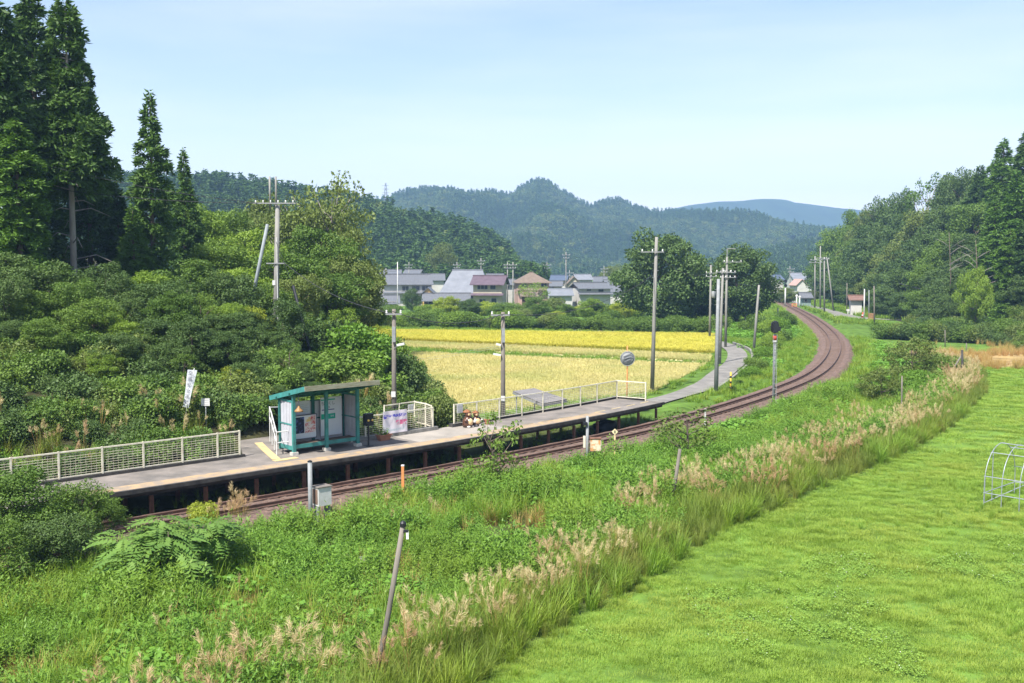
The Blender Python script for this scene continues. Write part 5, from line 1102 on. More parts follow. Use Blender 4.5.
for k, (a, lm, px, ty, y, wp) in enumerate(BL):
    lb = {4: 'airy crowned tree left of the twin-masted pole top', 5: 'airy tree with open crown topping the left wood', 7: 'olive tree at the right end of the left wood', 12: 'leafy tree below the pointed cypress', 16: 'dark tree at the left edge below the cedars'}.get(k, '%s broadleaf tree of the left wood, %s crown counted from the left' % (SHADE[lm], rank(BL, k, 2)))
    T('broadleaf_tree', a, lm, lb, 'tree', px, ty, y, wp, 'broadleaf trees of the left wood')
BT = [('broad0', 'dark', 6, 286, 50, 60), ('broad2', 'dark', 128, 300, 53, 56), ('broad3', 'mid', 172, 312, 53, 54), ('broad1', 'dark', 214, 318, 53, 52), ('broad0', 'mid', 76, 300, 52, 56), ('broad2', 'dark', 246, 318, 55, 50), ('broad1', 'mid', 46, 335, 47, 54), ('broad3', 'dark', 118, 345, 47, 50), ('broad0', 'dark', 226, 342, 49, 46), ('broad1', 'dark', 282, 318, 56, 52), ('broad1', 'mid', 60, 268, 57, 78), ('broad2', 'dark', 108, 285, 55, 66), ('broad3', 'mid', 196, 300, 57, 76), ('round0', 'dark', 232, 285, 62, 70), ('broad0', 'olive', 300, 285, 66, 64), ('broad2', 'mid', 30, 300, 51, 70), ('round2', 'mid', 92, 318, 50, 66), ('broad1', 'dark', 150, 322, 50, 64), ('broad3', 'dark', 190, 338, 48.5, 56)]
for k, (a, lm, px, ty, y, wp) in enumerate(BT): T('bank_tree', a, lm, '%s low tree on the left bank slope, %s of these from the left' % (SHADE[lm], rank(BT, k, 2)), 'tree', px, ty - 16 + 10 * math.sin(k * 2.7), y, wp * .95, 'low trees on the left bank')
SB = [('broad0', 'mid', 165, 276, 55, 112), ('broad0', 'light', 222, 300, 56, 80), ('round0', 'dark', 272, 326, 54, 70), ('vine0', 'kudzu', 322, 312, 60, 96), ('vine1', 'kudzu', 350, 322, 58, 92), ('vine0', 'mid', 382, 330, 64, 70), ('vine1', 'kudzu', 402, 352, 60, 60), ('vine0', 'mid', 330, 345, 52, 104), ('vine1', 'kudzu', 365, 352, 53, 90), ('broad2', 'dark', 300, 362, 49, 92), ('round1', 'dark', 258, 362, 49, 84), ('vine1', 'mid', 388, 372, 53, 66),
      ('broad1', 'mid', 14, 338, 48, 80), ('round2', 'olive', 66, 330, 52, 80), ('broad3', 'light', 122, 338, 50, 72), ('broad0', 'dark', 52, 372, 45, 74), ('round0', 'light', 104, 372, 46, 66), ('broad2', 'mid', 4, 380, 44, 80), ('round1', 'dark', 168, 360, 47, 76), ('broad1', 'dark', 218, 348, 49, 80), ('round2', 'dark', 246, 380, 47, 60), ('broad3', 'mid', 30, 414, 41, 60), ('broad0', 'dark', 84, 416, 42, 70), ('round0', 'mid', 140, 412, 43, 66), ('broad2', 'mid', 196, 340, 53, 66), ('round1', 'light', 150, 330, 53, 66), ('broad1', 'dark', 236, 330, 54, 60), ('vine0', 'dark', 345, 385, 48, 80), ('round2', 'dark', 300, 395, 46, 60), ('vine1', 'mid', 375, 395, 50, 60)]
for k, (a, lm, px, ty, y, wp) in enumerate(SB):
    lb = {0: 'large round bush on the slope below the cypress', 4: 'vine covered thicket above the shelter roof', 6: 'vine covered thicket at the edge of the stubble field', 12: 'leafy bush at the left edge above the fence', 20: 'dark bush behind the approach path'}.get(k, '%s bush in the left bank thicket, %s from the left, %s from the front' % (SHADE[lm], rank(SB, k, 2), rank(SB, k, 4)))
    T('bush', a, lm if k % 3 else 'dark', lb if k % 3 else lb.replace('mid green', 'dark green').replace('light green', 'dark green').replace('olive green', 'dark green'), 'bush', px, ty - (20 if 12 <= k < 27 else 0), y, wp, 'bushes on the left bank')
YT = [(110, 300, 50, 42), (200, 286, 54, 46), (256, 300, 56, 42), (300, 300, 58, 46), (40, 322, 47, 42), (92, 345, 46, 38), (180, 348, 46, 40), (230, 362, 46, 34), (132, 372, 44, 36), (18, 382, 42, 38), (342, 300, 60, 46), (288, 338, 50, 40), (380, 318, 64, 36), (66, 300, 54, 40)]
for k, (px, ty, y, wp) in enumerate(YT): T('young_tree', 'feather%d' % (k % 2), ('light', 'mid', 'yellow', 'mid', 'light')[k % 5], 'feathery young tree above the left bank thicket, %s from the left' % rank(YT, k, 0), 'tree', px, ty, y, wp, 'young trees on the left bank')
T('bush', 'shrub0', 'olive', 'scrubby bush beside the fence gap, right of the banner', 'bush', 432, 387, 51, 56, 'scrub behind the platform', base=-.4)
T('bush', 'shrub3', 'olive', 'low scrub between the two platform fences', 'bush', 449, 396, 54, 44, 'scrub behind the platform', base=-.4)
T('bush', 'broad1', 'mid', 'dark bush at the bottom left in front of the platform end', 'bush', 20, 462, 29, 96)
T('bush', 'thicket3', 'mid', 'lighter bush between the dark corner bush and the platform end', 'bush', 64, 474, 29.5, 84)
T('bush', 'broad0', 'dark', 'low dark bush below the lighter corner bush', 'bush', 48, 512, 27, 90)
T('bush', 'thicket1', 'mid', 'bush hiding the left end of the platform', 'bush', 92, 492, 31.5, 96)
T('bush', 'thicket1', 'mid', 'small bush at the very left edge in the foreground', 'bush', -14, 505, 26, 90)
T('sapling_tree', 'sapling0', 'mid', 'small leafy sapling in front of the platform edge', 'tree', 498, 403, OT(498, -2.9)[1], 54)
T('sapling_tree', 'sapling1', 'olive', 'sparse spreading sapling beside the pale plume grass', 'tree', 690, 398, 43.5, 88)
for k, (a, lm, px, ty, y, wp, lb) in enumerate((('thicket0', 'olive', 914, 334, 72, 54, 'round olive bush on the right bank below the wood'), ('thicket1', 'olive', 884, 364, 62, 58, 'wiry grey green bush left of the thin timber post'), ('sapling0', 'olive', 832, 384, 63, 66, 'wiry bush beside the rails on the right bank'), ('shrub1', 'mid', 868, 408, 59, 44, 'small dark bush at the foot of the wiry bush'), ('shrub2', 'mid', 940, 352, 80, 46, 'green bush left of the braced post'), ('shrub3', 'kudzu', 925, 368, 68, 60, 'vine covered bush below the round olive bush'))): T('bush', a, lm, lb, 'bush', px, ty, y, wp)
# valley trees
T('large_tree', 'round0', 'dark', 'large dark round tree in the middle of the valley', 'tree', 662, 222, 150, 98)
T('large_tree', 'round1', 'dark', 'second dark round tree right of the largest valley tree', 'tree', 737, 241, 152, 80)
T('large_tree', 'round2', 'dark', 'smaller dark tree between the two round valley trees', 'tree', 702, 262, 158, 60)
T('large_tree', 'round1', 'olive', 'low olive tree left of the far signal', 'tree', 786, 287, 238, 44)
T('large_tree', 'round0', 'olive', 'low olive tree behind the far level crossing', 'tree', 812, 289, 262, 40)
for k, (a, lm, px, ty, y, wp, lb) in enumerate((('round0', 'yellow', 446, 294, 172, 44, 'yellow green tree in front of the farmhouse wing'), ('round1', 'dark', 470, 298, 170, 36, 'dark green tree in front of the cream house'), ('airy0', 'light', 533, 279, 178, 40, 'loose light green tree in front of the pink house'), ('round2', 'mid', 536, 296, 172, 50, 'bushy tree below the pink house'), ('round0', 'light', 592, 296, 166, 66, 'bright bushy tree in front of the dark gable house'), ('round0', 'yellow', 622, 298, 166, 56, 'yellowish tree left of the large valley tree'), ('round1', 'mid', 498, 303, 164, 44, 'bush tree left of the nearer village pole'), ('round2', 'dark', 412, 287, 196, 19, 'clipped dark tree by the storehouse'), ('round2', 'olive', 442, 240, 300, 34, 'olive round tree at the foot of the left ridge'), ('round0', 'mid', 566, 302, 168, 44, 'green bush tree below the tallest village pole'), ('round0', 'olive', 612, 262, 330, 30, 'distant brownish tree left of the large valley tree'))): T('valley_tree', a, lm, lb, 'tree', px, ty, y, wp)
for k, px in enumerate(range(380, 724, 13)):
    ty = 316 + 5 * math.sin(k * 1.7) if px < 560 else 319 + 2.5 * math.sin(k * 2.1)
    T('hedge_bush', 'shrub%d' % (k % 4), ('mid', 'olive', 'light', 'mid')[k % 4] if px < 560 else 'mid', ORD[k] + ' bush from the left in the hedge behind the yellow rice field', 'bush', px, ty - 3, 148 - (px - 380) * .045, 34, 'hedge behind the rice field')
for k, (px, ty, y) in enumerate(((752, 318, 132), (762, 326, 122), (770, 322, 132), (780, 316, 144), (772, 332, 115), (764, 345, 104), (746, 372, 77), (734, 386, 71), (750, 362, 84), (766, 338, 110), (758, 352, 94), (742, 326, 132), (724, 396, 67), (757, 330, 126))):
    T('verge_bush', 'shrub%d' % (k % 4), ('mid', 'light', 'kudzu', 'mid')[k % 4], ORD[k] + ' low bush on the bank between lane and curve, counted in clumps' if False else ['low bush on the bank, %s from the left between lane and curve' % ORD[sorted((752, 762, 770, 780, 772, 764, 746, 734, 750, 766, 758, 742, 724, 757)).index(px)]][0], 'bush', px + 7, ty - 7, y, 24, 'bushes on the bank by the lane')
# right wood
def hill_trees(lst, lb, nm, group):
    for k, (a, lm, px, ty, y, wp) in enumerate(lst): T(nm, a, lm, lb.get(k) or lb[-1](k, lst), 'tree', px, ty, y, wp, group)
RW = []
for k, (px, ty, y) in enumerate(((826, 240, 285), (838, 222, 272), (852, 206, 258), (868, 197, 248), (886, 191, 240), (903, 183, 230), (925, 167, 222), (945, 169, 214), (964, 163, 206), (984, 168, 196), (1005, 172, 186), (1030, 165, 180),
                             (836, 252, 262), (850, 236, 245), (866, 222, 232), (884, 214, 222), (902, 208, 212), (920, 204, 204), (938, 200, 197), (956, 196, 190), (974, 196, 182),
                             (846, 268, 236), (860, 256, 222), (876, 245, 208), (894, 240, 198), (912, 236, 190), (932, 232, 182), (950, 230, 175), (970, 230, 168), (990, 236, 160),
                             (856, 282, 215), (872, 276, 196), (888, 268, 186), (906, 264, 177), (926, 262, 168), (946, 262, 160), (964, 264, 152), (1012, 250, 144), (1040, 240, 140),
                             (884, 292, 176), (902, 290, 166), (922, 288, 156), (944, 290, 146), (1000, 280, 134), (1026, 270, 128))):
    RW.append((('airy1' if k == 6 else ('broad%d' % (k % 4) if k % 3 else 'round%d' % (k % 3))), ('dark', 'dark', 'dark', 'olive', 'dark', 'dark', 'mid')[k % 7] if k > 2 else 'mid', px, ty, y, 46 + 6 * math.sin(k * 2.3) + (8 if k > 20 else 0) + (260 - y) * .12))
hill_trees(RW, {-1: lambda k, l: '%s tree in the right wood, %s row from the top, %s from the left' % ((SHADE[l[k][1]],) + [(ORD[r], ORD[k - a]) for r, (a, b) in enumerate(((0, 12), (12, 21), (21, 30), (30, 39), (39, 45))) if a <= k < b][0]), 0: 'leftmost tree of the right-hand wood against the hills', 6: 'airy tree standing proud of the right wood skyline'}, 'woodland_tree', 'broadleaf trees of the right wood')
T('woodland_tree', 'broad2', 'light', 'bright green tree at the foot of the right wood', 'tree', 976, 264, 126, 34)
hill_trees([('cedar0', 'cedarl', 998, 140, 166, 44), ('cedar1', 'cedar', 976, 166, 186, 40), ('cedar2', 'cedar', 1022, 128, 150, 58), ('cedar0', 'cedar', 1040, 112, 145, 60), ('cedar1', 'cedarl', 1012, 172, 140, 52), ('cedar2', 'cedarl', 992, 200, 140, 46), ('cedar1', 'cedar', 1030, 205, 128, 60), ('cedar0', 'cedarl', 1008, 230, 130, 46)], {-1: lambda k, l: '%s cedar at the right edge of the wood, %s by height of tip' % (SHADE[l[k][1]], rank(l, k, 3)), 0: 'pointed cedar topping the right wood', 2: 'cedar touching the right edge of the picture'}, 'woodland_cedar', 'cedars of the right wood')
for k, px in enumerate(range(888, 1060, 13)):
    y = 122 - (px - 888) * .075; T('hedge_bush', 'shrub%d' % (k % 4), ('mid', 'olive', 'dark')[k % 3], ORD[k] + ' bush from the left in the hedge below the right wood', 'bush', px, 320 + 3 * math.sin(k * 1.3), y, 34, 'hedge below the right wood')
# bare dead limbs in the right wood
for k, (px, py0, py1, y, lb) in enumerate(((948, 270, 232, 150, 'bare dead tree standing in front of the right wood'), (975, 268, 240, 132, 'grey dead branching tree near the bright tree'))):
    x = (px - CX) / F * y; g0 = gz1(x, y); h = ZAT(py1, y) - g0; t = thing('dead_tree', lb, 'tree', (x, y, g0)); g = np.random.default_rng(k + 5)
    tb(t, [(0, 0, 0), (.3, 0, h * .5), (-.2, 0, h)], (.1, .07, .03), 'trunk', M_bark, 7)
    for q in range(8):
        z = h * g.uniform(.45, .9); a = g.uniform(0, 6.28); l = g.uniform(1.5, 3.4); tb(t, [(0, 0, z), (math.cos(a) * l * .5, math.sin(a) * l * .5 - .5, z + l * .35), (math.cos(a) * l, math.sin(a) * l - .7, z + l * .55)], (.05, .035, .012), 'branch', M_barkg, 5)
# dead twigs on the bare cedar trunk
ct = [o for o in bpy.data.objects if o.name == 'cedar_tree'][0]; g = np.random.default_rng(3)
for q in range(18):
    z = g.uniform(1.5, 9); a = g.uniform(0, 6.28); l = g.uniform(1.2, 3.4)
    tb(ct, [(0, 0, z), (math.cos(a) * l * .5, math.sin(a) * l * .5, z - .05 + l * .12), (math.cos(a) * l, math.sin(a) * l, z - l * .12)], (.045, .03, .01), 'dead_branch', M_barkg, 5)

# sumac-like plant with feathered fronds
x, y = G(172, 588, -.5); M_frond = leafmat('frond', (.07, .155, .038), (.11, .205, .055), None, .3)
sm = thing('sumac_plant', 'spreading pale green plant with feathered fronds below the platform', 'plant', (x, y, gz1(x, y)))
fm = []
for k in range(3):
    g = np.random.default_rng(120 + k); n_ = 8; L0 = .85; u = np.repeat(np.linspace(.18, 1, n_), 2); sgn = np.tile([-1, 1], n_)
    P_ = np.stack([u * L0, 0 * u, .14 * np.sin(u * 2.6) - .2 * u * u], 1); D_ = np.stack([.55 + 0 * u, sgn * .9, -.22 + 0 * u], 1); s_ = .22 * np.sin(np.clip(u * 2.4 + .4, 0, 2.9)) + .07
    lv = kites(P_, D_, np.tile((0, 0, 1.), (len(u), 1)) + rdir(len(u), g) * .15, s_, s_ * .42, -.12); tvq = tubeq([(0, 0, 0), (L0 * .5, 0, .12), (L0, 0, -.07)], (.008, .006, .003), 4)
    v, q = merge([lv, tvq]); m_ = mesh_np('frond', v, q); m_.materials.append(M_frond); fm.append(m_)
g = np.random.default_rng(77)
for k in range(13):
    a = g.uniform(0, 6.283); r_ = math.sqrt(g.random()) * 1.75; hx, hy = math.cos(a) * r_, math.sin(a) * r_ * .8; hz = 1.95 - .28 * r_ * r_ + g.normal() * .12
    tb(sm, [(hx * .15, hy * .15, -.1), (hx * .6, hy * .6, hz * .55), (hx, hy, hz)], (.03, .022, .012), 'stem', M_bark, 6)
    for j in range(11):
        o = bpy.data.objects.new('frond', fm[j % 3]); COL.objects.link(o); o.parent = sm; o.location = (hx + g.normal() * .06, hy + g.normal() * .06, hz - .04 * j)
        o.rotation_euler = (g.normal() * .15, g.uniform(-.15, .45), j * 2.4 + g.uniform(0, .5)); o.scale = [g.uniform(.75, 1.15)] * 3
for k, (px, ty, y, wp, lb) in enumerate(((238, 388, 45.4, 46, 'dark bush left of the approach path end'), (256, 384, 46, 46, 'dark bush behind the white handrail'), (276, 384, 46, 46, 'dark bush behind the left end of the shelter'), (312, 380, 48, 50, 'dark bush right behind the shelter'), (241, 399, 43.4, 44, 'low dark bush nearest the fence end'), (257, 396, 43.8, 44, 'low dark bush in front of the handrail thicket'), (273, 397, 44.2, 40, 'low dark bush between handrail and shelter roof'))): T('bush', 'round%d' % (k % 3), 'dark', lb, 'bush', px, ty, y, wp, 'bushes on the left bank')
VB = [(392, 303, 186, 34), (425, 304, 180, 34), (460, 304, 176, 32), (484, 300, 182, 30), (512, 300, 184, 30), (545, 304, 182, 34), (556, 296, 190, 26), (580, 303, 178, 34), (606, 302, 176, 36), (638, 306, 172, 40), (520, 308, 166, 36), (555, 310, 164, 36), (610, 308, 162, 38), (436, 308, 168, 36)]
for k, (px, ty, y, wp) in enumerate(VB): T('garden_bush', 'shrub%d' % (k % 4), ('mid', 'light', 'olive', 'yellow')[k % 4], '%s garden bush from the left between village and hedge' % ORD[sorted(q[0] for q in VB).index(px)], 'bush', px, ty, y, wp, 'garden bushes below the village')
T('flowering_bush', 'shrub2', 'yellow', 'small pale yellow flowering bush in the shade of the platform edge', 'bush', 196, 500, 32.3, 32)

# ================================================================== UNCOUNTABLE GROWTH
# far woods
FC = [source([(*tree_conifer(200 + i, 13, 2.6, .05, 15, 1.3, 11, 0, .8, False)[0], LM['cedar'])]) for i in range(2)]
FB = [source([(*tree_broad(210 + i, 10, 4.2, .0, 16, 34, 1.1, (.3, .45))[0], LM[('dark', 'olive', 'mid')[i]])]) for i in range(3)]
FC2 = [source([(*tree_conifer(203 + i, 13, 2.6, .05, 15, 1.3, 11, 0, .8, False)[0], LM['cedar'])]) for i in range(2)]; FB2 = [source([(*tree_broad(214 + i, 10, 4.2, .0, 16, 34, 1.1, (.3, .45))[0], LM[('dark', 'olive', 'dark')[i]])]) for i in range(3)]
FC3 = [source([(*tree_conifer(206 + i, 13, 2.6, .05, 15, 1.3, 11, 0, .8, False)[0], LM['cedar'])]) for i in range(1)]; FB3 = [source([(*tree_broad(218, 10, 4.2, .0, 16, 34, 1.1, (.3, .45))[0], LM['dark'])])]
X, Y, Z = on_hill(HV_left, 4200, 0, .75); nzv = vnoise(X, Y, .02, 8); ix = np.where(nzv + rng.normal(size=len(X)) * .12 > .36, rng.integers(0, 2, len(X)), rng.integers(2, 5, len(X)))
scatter('ridge_forest', 'conifer plantation covering the near left ridge', 'forest', FC + FB, X, Y, Z - .5, rng.uniform(.8, 1.25, len(X)), ix, .03)
X, Y, Z = on_hill(HV_mid, 17000, 0, .75); nzv = vnoise(X, Y, .008, 8); ix = np.where(nzv + rng.normal(size=len(X)) * .15 > .55, rng.integers(0, 2, len(X)), rng.integers(2, 5, len(X)))
scatter('mountain_forest', 'forest covering the pointed hill behind the village', 'forest', FC2 + FB2, X, Y, Z - .5, rng.uniform(.75, 1.25, len(X)), ix, .03)
X, Y, Z = on_hill(HV_right, 5200, 0, .75); scatter('hill_forest', 'forest on the low hill right of the valley', 'forest', FC3 + FB3, X, Y, Z - .5, rng.uniform(.6, 1., len(X)), None, .03)

GM = dict(grass=leafmat('grass', (.10, .20, .03), (.16, .28, .045), (.17, .24, .04), .4, .5, .35), lawn=leafmat('lawn', (.145, .25, .046), (.19, .30, .058), (.205, .285, .06), .4, .5, .22), weed=leafmat('weed', (.075, .175, .032), (.12, .235, .042), (.12, .21, .035), .35, .5, .25),
          kud=leafmat('weed_broad', (.085, .20, .035), (.12, .26, .045), None, .35, .5), reed=leafmat('reed', (.095, .16, .035), (.16, .22, .05), (.17, .19, .055), .35, .55, .4), dry=leafmat('dry_grass', (.24, .20, .08), (.32, .27, .13), (.30, .18, .09), .3, .7, .5),
          plume=leafmat('plume', (.40, .36, .27), (.48, .45, .36), (.36, .24, .20), .4, .8, .35), clover=leafmat('clover', (.13, .25, .05), (.17, .29, .065), None, .35), straw=leafmat('straw', (.37, .37, .21), (.43, .43, .27), (.31, .35, .17), .3, .8, .12), ripe=leafmat('ripe', (.34, .35, .075), (.40, .40, .095), (.34, .36, .075), .3, .8, .1), flower=mat('white_flower', (.8, .8, .75), None, 3, .7), yflower=mat('yellow_flower', (.65, .55, .05), None, 3, .7))
def gr(seed): return np.random.default_rng(seed)
S_leaf = [source([(*leafy_stems(300 + i, 8, .85, .34, 18, .2, .062), GM['weed'])]) for i in range(4)]
S_kud = [source([(*kudzu(310 + i, 90, .6, .6, .16), GM['kud'])]) for i in range(3)]
def ggr(seed, n, h, sp, wd, m, segs=4, root=.12): return source([(*blades(n, gr(seed), h, sp, wd, .7, segs, root), m)])
S_gr = [ggr(320 + i, 46, .85, .55, .016, GM['grass']) for i in range(3)]
S_dry = [ggr(330 + i, 40, .8, .35, .010, GM['dry']) for i in range(2)]
S_plume = []
for i in range(3): a, b_, c_ = plume_grass(340 + i, 50, .95, 6, 1.4); S_plume.append(source([(*a, GM['reed']), (*b_, GM['dry']), (*c_, GM['plume'])]))
S_reed = [ggr(350 + i, 60, 1.15, .6, .018, GM['reed'], 4, .16) for i in range(2)]
S_lawn = [ggr(360 + i, 150, .10, .07, .008, GM['lawn'], 2, .38) for i in range(4)]
def clov(seed):
    g = gr(seed); n = 60; a = g.uniform(0, 6.28, n); q = np.sqrt(g.random(n)) * .35; P_ = np.stack([np.cos(a) * q, np.sin(a) * q, g.uniform(.07, .13, n)], 1)
    lv = kites(P_, rdir(n, g) * np.array((1, 1, .2)), np.tile((0, 0, 1.), (n, 1)) + rdir(n, g) * .3, .05, .045); m_ = 1; a = g.uniform(0, 6.28, m_); P2 = np.stack([np.cos(a) * .2, np.sin(a) * .2, np.full(m_, .14)], 1)
    fl = kites(P2, rdir(m_, g), np.tile((0, 0, 1.), (m_, 1)), .02, .02); return source([(*lv, GM['clover']), (*fl, GM['flower'])])
S_clov = [clov(370 + i) for i in range(2)]
def area(dens, x0, x1, y0, y1): return rnd(int(dens * (x1 - x0) * (y1 - y0)), x0, x1, y0, y1)
def keep(X, Y, f, hgt=.5):
    Z = gz(X, Y); s, o = so(X, Y); d = lawn_d(X, Y); k = f(X, Y, s, o, d) & inview(X, Y, Z + hgt); return X[k], Y[k], Z[k], s[k], o[k], d[k]
near = lambda X, Y, s, o, d: (o < -2.1 - .3 * vnoise(X, Y, .8, 91)) & (d < .15)
X, Y, Z, s, o, d = keep(*area(9, -26, 46, 11, 68), lambda X, Y, s, o, d: near(X, Y, s, o, d) & (d < -1.2) & (vnoise(X, Y, .3, 1) > .18))
scatter('leafy_weeds', 'tall leafy green weeds filling the bank below the track', 'weeds', S_leaf, X, Y, Z, rng.uniform(.5, 1.15, len(X)) * (.55 + .95 * vnoise(X, Y, .45, 6)), None, .12)
X, Y, Z, s, o, d = keep(*area(4, -26, 46, 16, 68), lambda X, Y, s, o, d: near(X, Y, s, o, d) & (d < -2.5) & (vnoise(X, Y, .16, 11) + .02 * (Y - 30) > .42))
scatter('creeping_vines', 'broad leaved vines spreading over the weed bank', 'weeds', S_kud, X, Y, Z, rng.uniform(.6, 1.15, len(X)), None, .15)
X, Y, Z, s, o, d = keep(*area(7, -26, 46, 11, 68), lambda X, Y, s, o, d: near(X, Y, s, o, d) & ((vnoise(X, Y, .35, 21) > .52) | ((Y < 25) & (vnoise(X, Y, .3, 22) > .4))))
scatter('long_grass', 'long arching green grass among the weeds', 'grass', S_gr, X, Y, Z, rng.uniform(.6, 1.35, len(X)), None, .14)
X, Y, Z, s, o, d = keep(*area(3.6, -10, 46, 12, 92), lambda X, Y, s, o, d: (o < -3) & (d < -.5) & (d > -2.6 - 1.6 * (vnoise(X, Y, .12, 33) > .55)) & (vnoise(X, Y, .5, 31) * .6 + vnoise(X, Y, 1.3, 35) * .4 > .50 - .002 * (Y - 20)), 1)
scatter('plume_grass', 'pinkish beige plume grass along the edge of the lawn', 'grass', S_plume, X, Y, Z, rng.uniform(.6, 1.05, len(X)), None, .12)
X, Y, Z, s, o, d = keep(*area(7, -10, 46, 12, 92), lambda X, Y, s, o, d: (o < -3) & (d < .1) & (d > -1.7), 1)
scatter('tall_reeds', 'tall green yellow reeds forming the edge beside the lawn', 'grass', S_reed, X, Y, Z, rng.uniform(.6, 1.1, len(X)) * np.clip(.6 + np.abs(d) * .5, .6, 1.05), None, .1)
X, Y, Z, s, o, d = keep(*area(3, -26, 46, 11, 68), lambda X, Y, s, o, d: near(X, Y, s, o, d) & (d < -1) & (vnoise(X, Y, .3, 41) > .7))
Xb, Yb, Zb, s, o, d = keep(*area(3.0, 30, 66, 85, 113), lambda X, Y, s, o, d: (o < -5) & (d > -4) & (vnoise(X, Y, .25, 44) > .3) & (X < np.interp(Y, HB[:, 0], HB[:, 1]) + 1))
X, Y, Z = np.r_[X, Xb], np.r_[Y, Yb], np.r_[Z, Zb]
scatter('dry_grass', 'straw coloured dry grass in patches on the weed bank', 'grass', S_dry, X, Y, Z, rng.uniform(.7, 1.2, len(X)), None, .15)
X, Y, Z, s, o, d = keep(*area(.3, -26, 20, 14, 40), lambda X, Y, s, o, d: near(X, Y, s, o, d) & (d < -2) & (vnoise(X, Y, .25, 51) > .66), 1)
Xa, Ya = rng.normal(-9.6, .5, 14), rng.normal(33.2, .4, 14)
scatter('scattered_plumes', 'single reddish plumes rising from the weeds', 'grass', [S_plume[0].copy(), S_plume[1].copy()], np.r_[X, Xa], np.r_[Y, Ya], np.r_[Z, gz(Xa, Ya)], rng.uniform(.5, .85, len(X) + 14), None, .12)
X, Y, Z, s, o, d = keep(*area(14, -8, 40, 11, 46), lambda X, Y, s, o, d: (d > -.3) & (o < -3), .05)
scatter('lawn_grass', 'short mown bright green grass of the near lawn', 'grass', S_lawn, X, Y, Z, rng.uniform(.7, 1.15, len(X)) * (.8 + .4 * vnoise(X, Y, .4, 61)), None, .08)
X, Y, Z, s, o, d = keep(*area(3.2, 10, 70, 46, 104), lambda X, Y, s, o, d: (d > -.3) & (o < -3) & ~((Y > 87) | ((Y > 66) & (Y < 82) & (X > 46 - (Y - 66) * .12) & (d > 2.2))), .05)
scatter('lawn_grass', 'short mown grass at the far narrow end of the lawn', 'grass', [q.copy() for q in S_lawn], X, Y, Z, rng.uniform(1.2, 1.8, len(X)), None, .08, .8)
X, Y, Z, s, o, d = keep(*area(3.5, -8, 40, 11, 44), lambda X, Y, s, o, d: (d > .6) & (o < -3) & (vnoise(X, Y, .35, 71) + .25 * vnoise(X, Y, 1.1, 72) > .84), .05)
scatter('clover', 'patches of clover with tiny white flowers in the lawn', 'clover', S_clov, X, Y, Z, rng.uniform(.7, 1.2, len(X)), None, .05)
X, Y, Z, s, o, d = keep(*area(2.0, -8, 40, 11, 46), lambda X, Y, s, o, d: (d > 0) & (o < -3) & ((vnoise(X, Y, .3, 75) > .80) | (d < .5) | ((np.abs(Y - 39.5 + .08 * (X - 14)) < .7) & (X > 12)) | ((X > 17.2) & (X < 22) & (Y > 34.5) & (Y < 38.5))), .2)
scatter('coarse_tufts', 'coarse taller grass tufts left standing on the lawn', 'grass', [q.copy() for q in S_gr], X, Y, Z, rng.uniform(.25, .5, len(X)), None, .12)
# banks farther out along the line
farb = lambda X, Y, s, o, d: (Y > 62) & (((o < -2.0) & (d < -.5) & (X < np.interp(Y, HB[:, 0], HB[:, 1]) + 2)) | ((o > 2.0) & (o < 14) & (X > np.interp(Y, [60, 70, 80, 92, 104, 114, 124, 140], [9.5, 14.5, 18.6, 22.6, 25.2, 25.8, 24.5, 21]))))
X, Y, Z, s, o, d = keep(*area(3.4, 8, 72, 60, 150), farb)
scatter('bank_grass', 'bright green grass on the banks beside the curving track', 'grass', [ggr(380 + i, 46, .7, .5, .03, GM['grass'], 3, .3) for i in range(3)], X, Y, Z, rng.uniform(.6, 1.2, len(X)) * np.where(o > 0, .75, 1), None, .1)
X, Y, Z, s, o, d = keep(*area(1.6, 8, 72, 60, 150), lambda X, Y, s, o, d: farb(X, Y, s, o, d) & (vnoise(X, Y, .12, 81) > .45) & (np.abs(o) > 4))
scatter('bank_weeds', 'leafy weeds on the banks beside the curving track', 'weeds', [source([(*kudzu(390 + i, 80, .9, .8, .24), GM['kud'])]) for i in range(2)], X, Y, Z, rng.uniform(.5, 1.1, len(X)), None, .12)
X, Y, Z, s, o, d = keep(*area(.8, 8, 110, 150, 260), lambda X, Y, s, o, d: (np.abs(o) > 2.5) & (np.abs(o) < 26) & (np.abs(X - np.interp(Y, [163, 177, 186, 199, 212, 231, 250, 290], [61, 59.8, 61, 63, 65, 67.5, 70.5, 75])) > 2.6))
scatter('distant_bank_grass', 'grass beside the far straight of the track', 'grass', [ggr(395, 46, .8, .7, .07, GM['grass'], 2, .6)], X, Y, Z, rng.uniform(.6, 1.2, len(X)), None, .1)
# verges and levees round the fields
X, Y, Z, s, o, d = keep(*area(2.2, -22, 34, 58, 150), lambda X, Y, s, o, d: (o > 5) & (X > np.interp(Y, XB[:, 0], XB[:, 1]) - 1))
def inq(cs, X, Y, grow=0):
    c = np.array(cs); k = np.ones(len(X), bool); ar = np.sum(c[:, 0] * np.roll(c[:, 1], -1) - np.roll(c[:, 0], -1) * c[:, 1])
    for i in range(4):
        a, b_ = c[i], c[(i + 1) % 4]; e_ = (b_ - a) / np.linalg.norm(b_ - a); dd = (e_[0] * (Y - a[1]) - e_[1] * (X - a[0])) * np.sign(ar); k &= dd > -grow
    return k
lanex = np.interp(Y, [50, 56.5, 62, 69.5, 80, 92, 104, 114, 123, 130], [-3, 2.5, 8, 12.8, 16.8, 20.8, 23.4, 23.9, 22.2, 18])
k = ~inq(C_rice, X, Y) & ~inq(C_strip, X, Y) & ~inq(C_near, X, Y) & (np.abs(X - lanex) > 1.7)
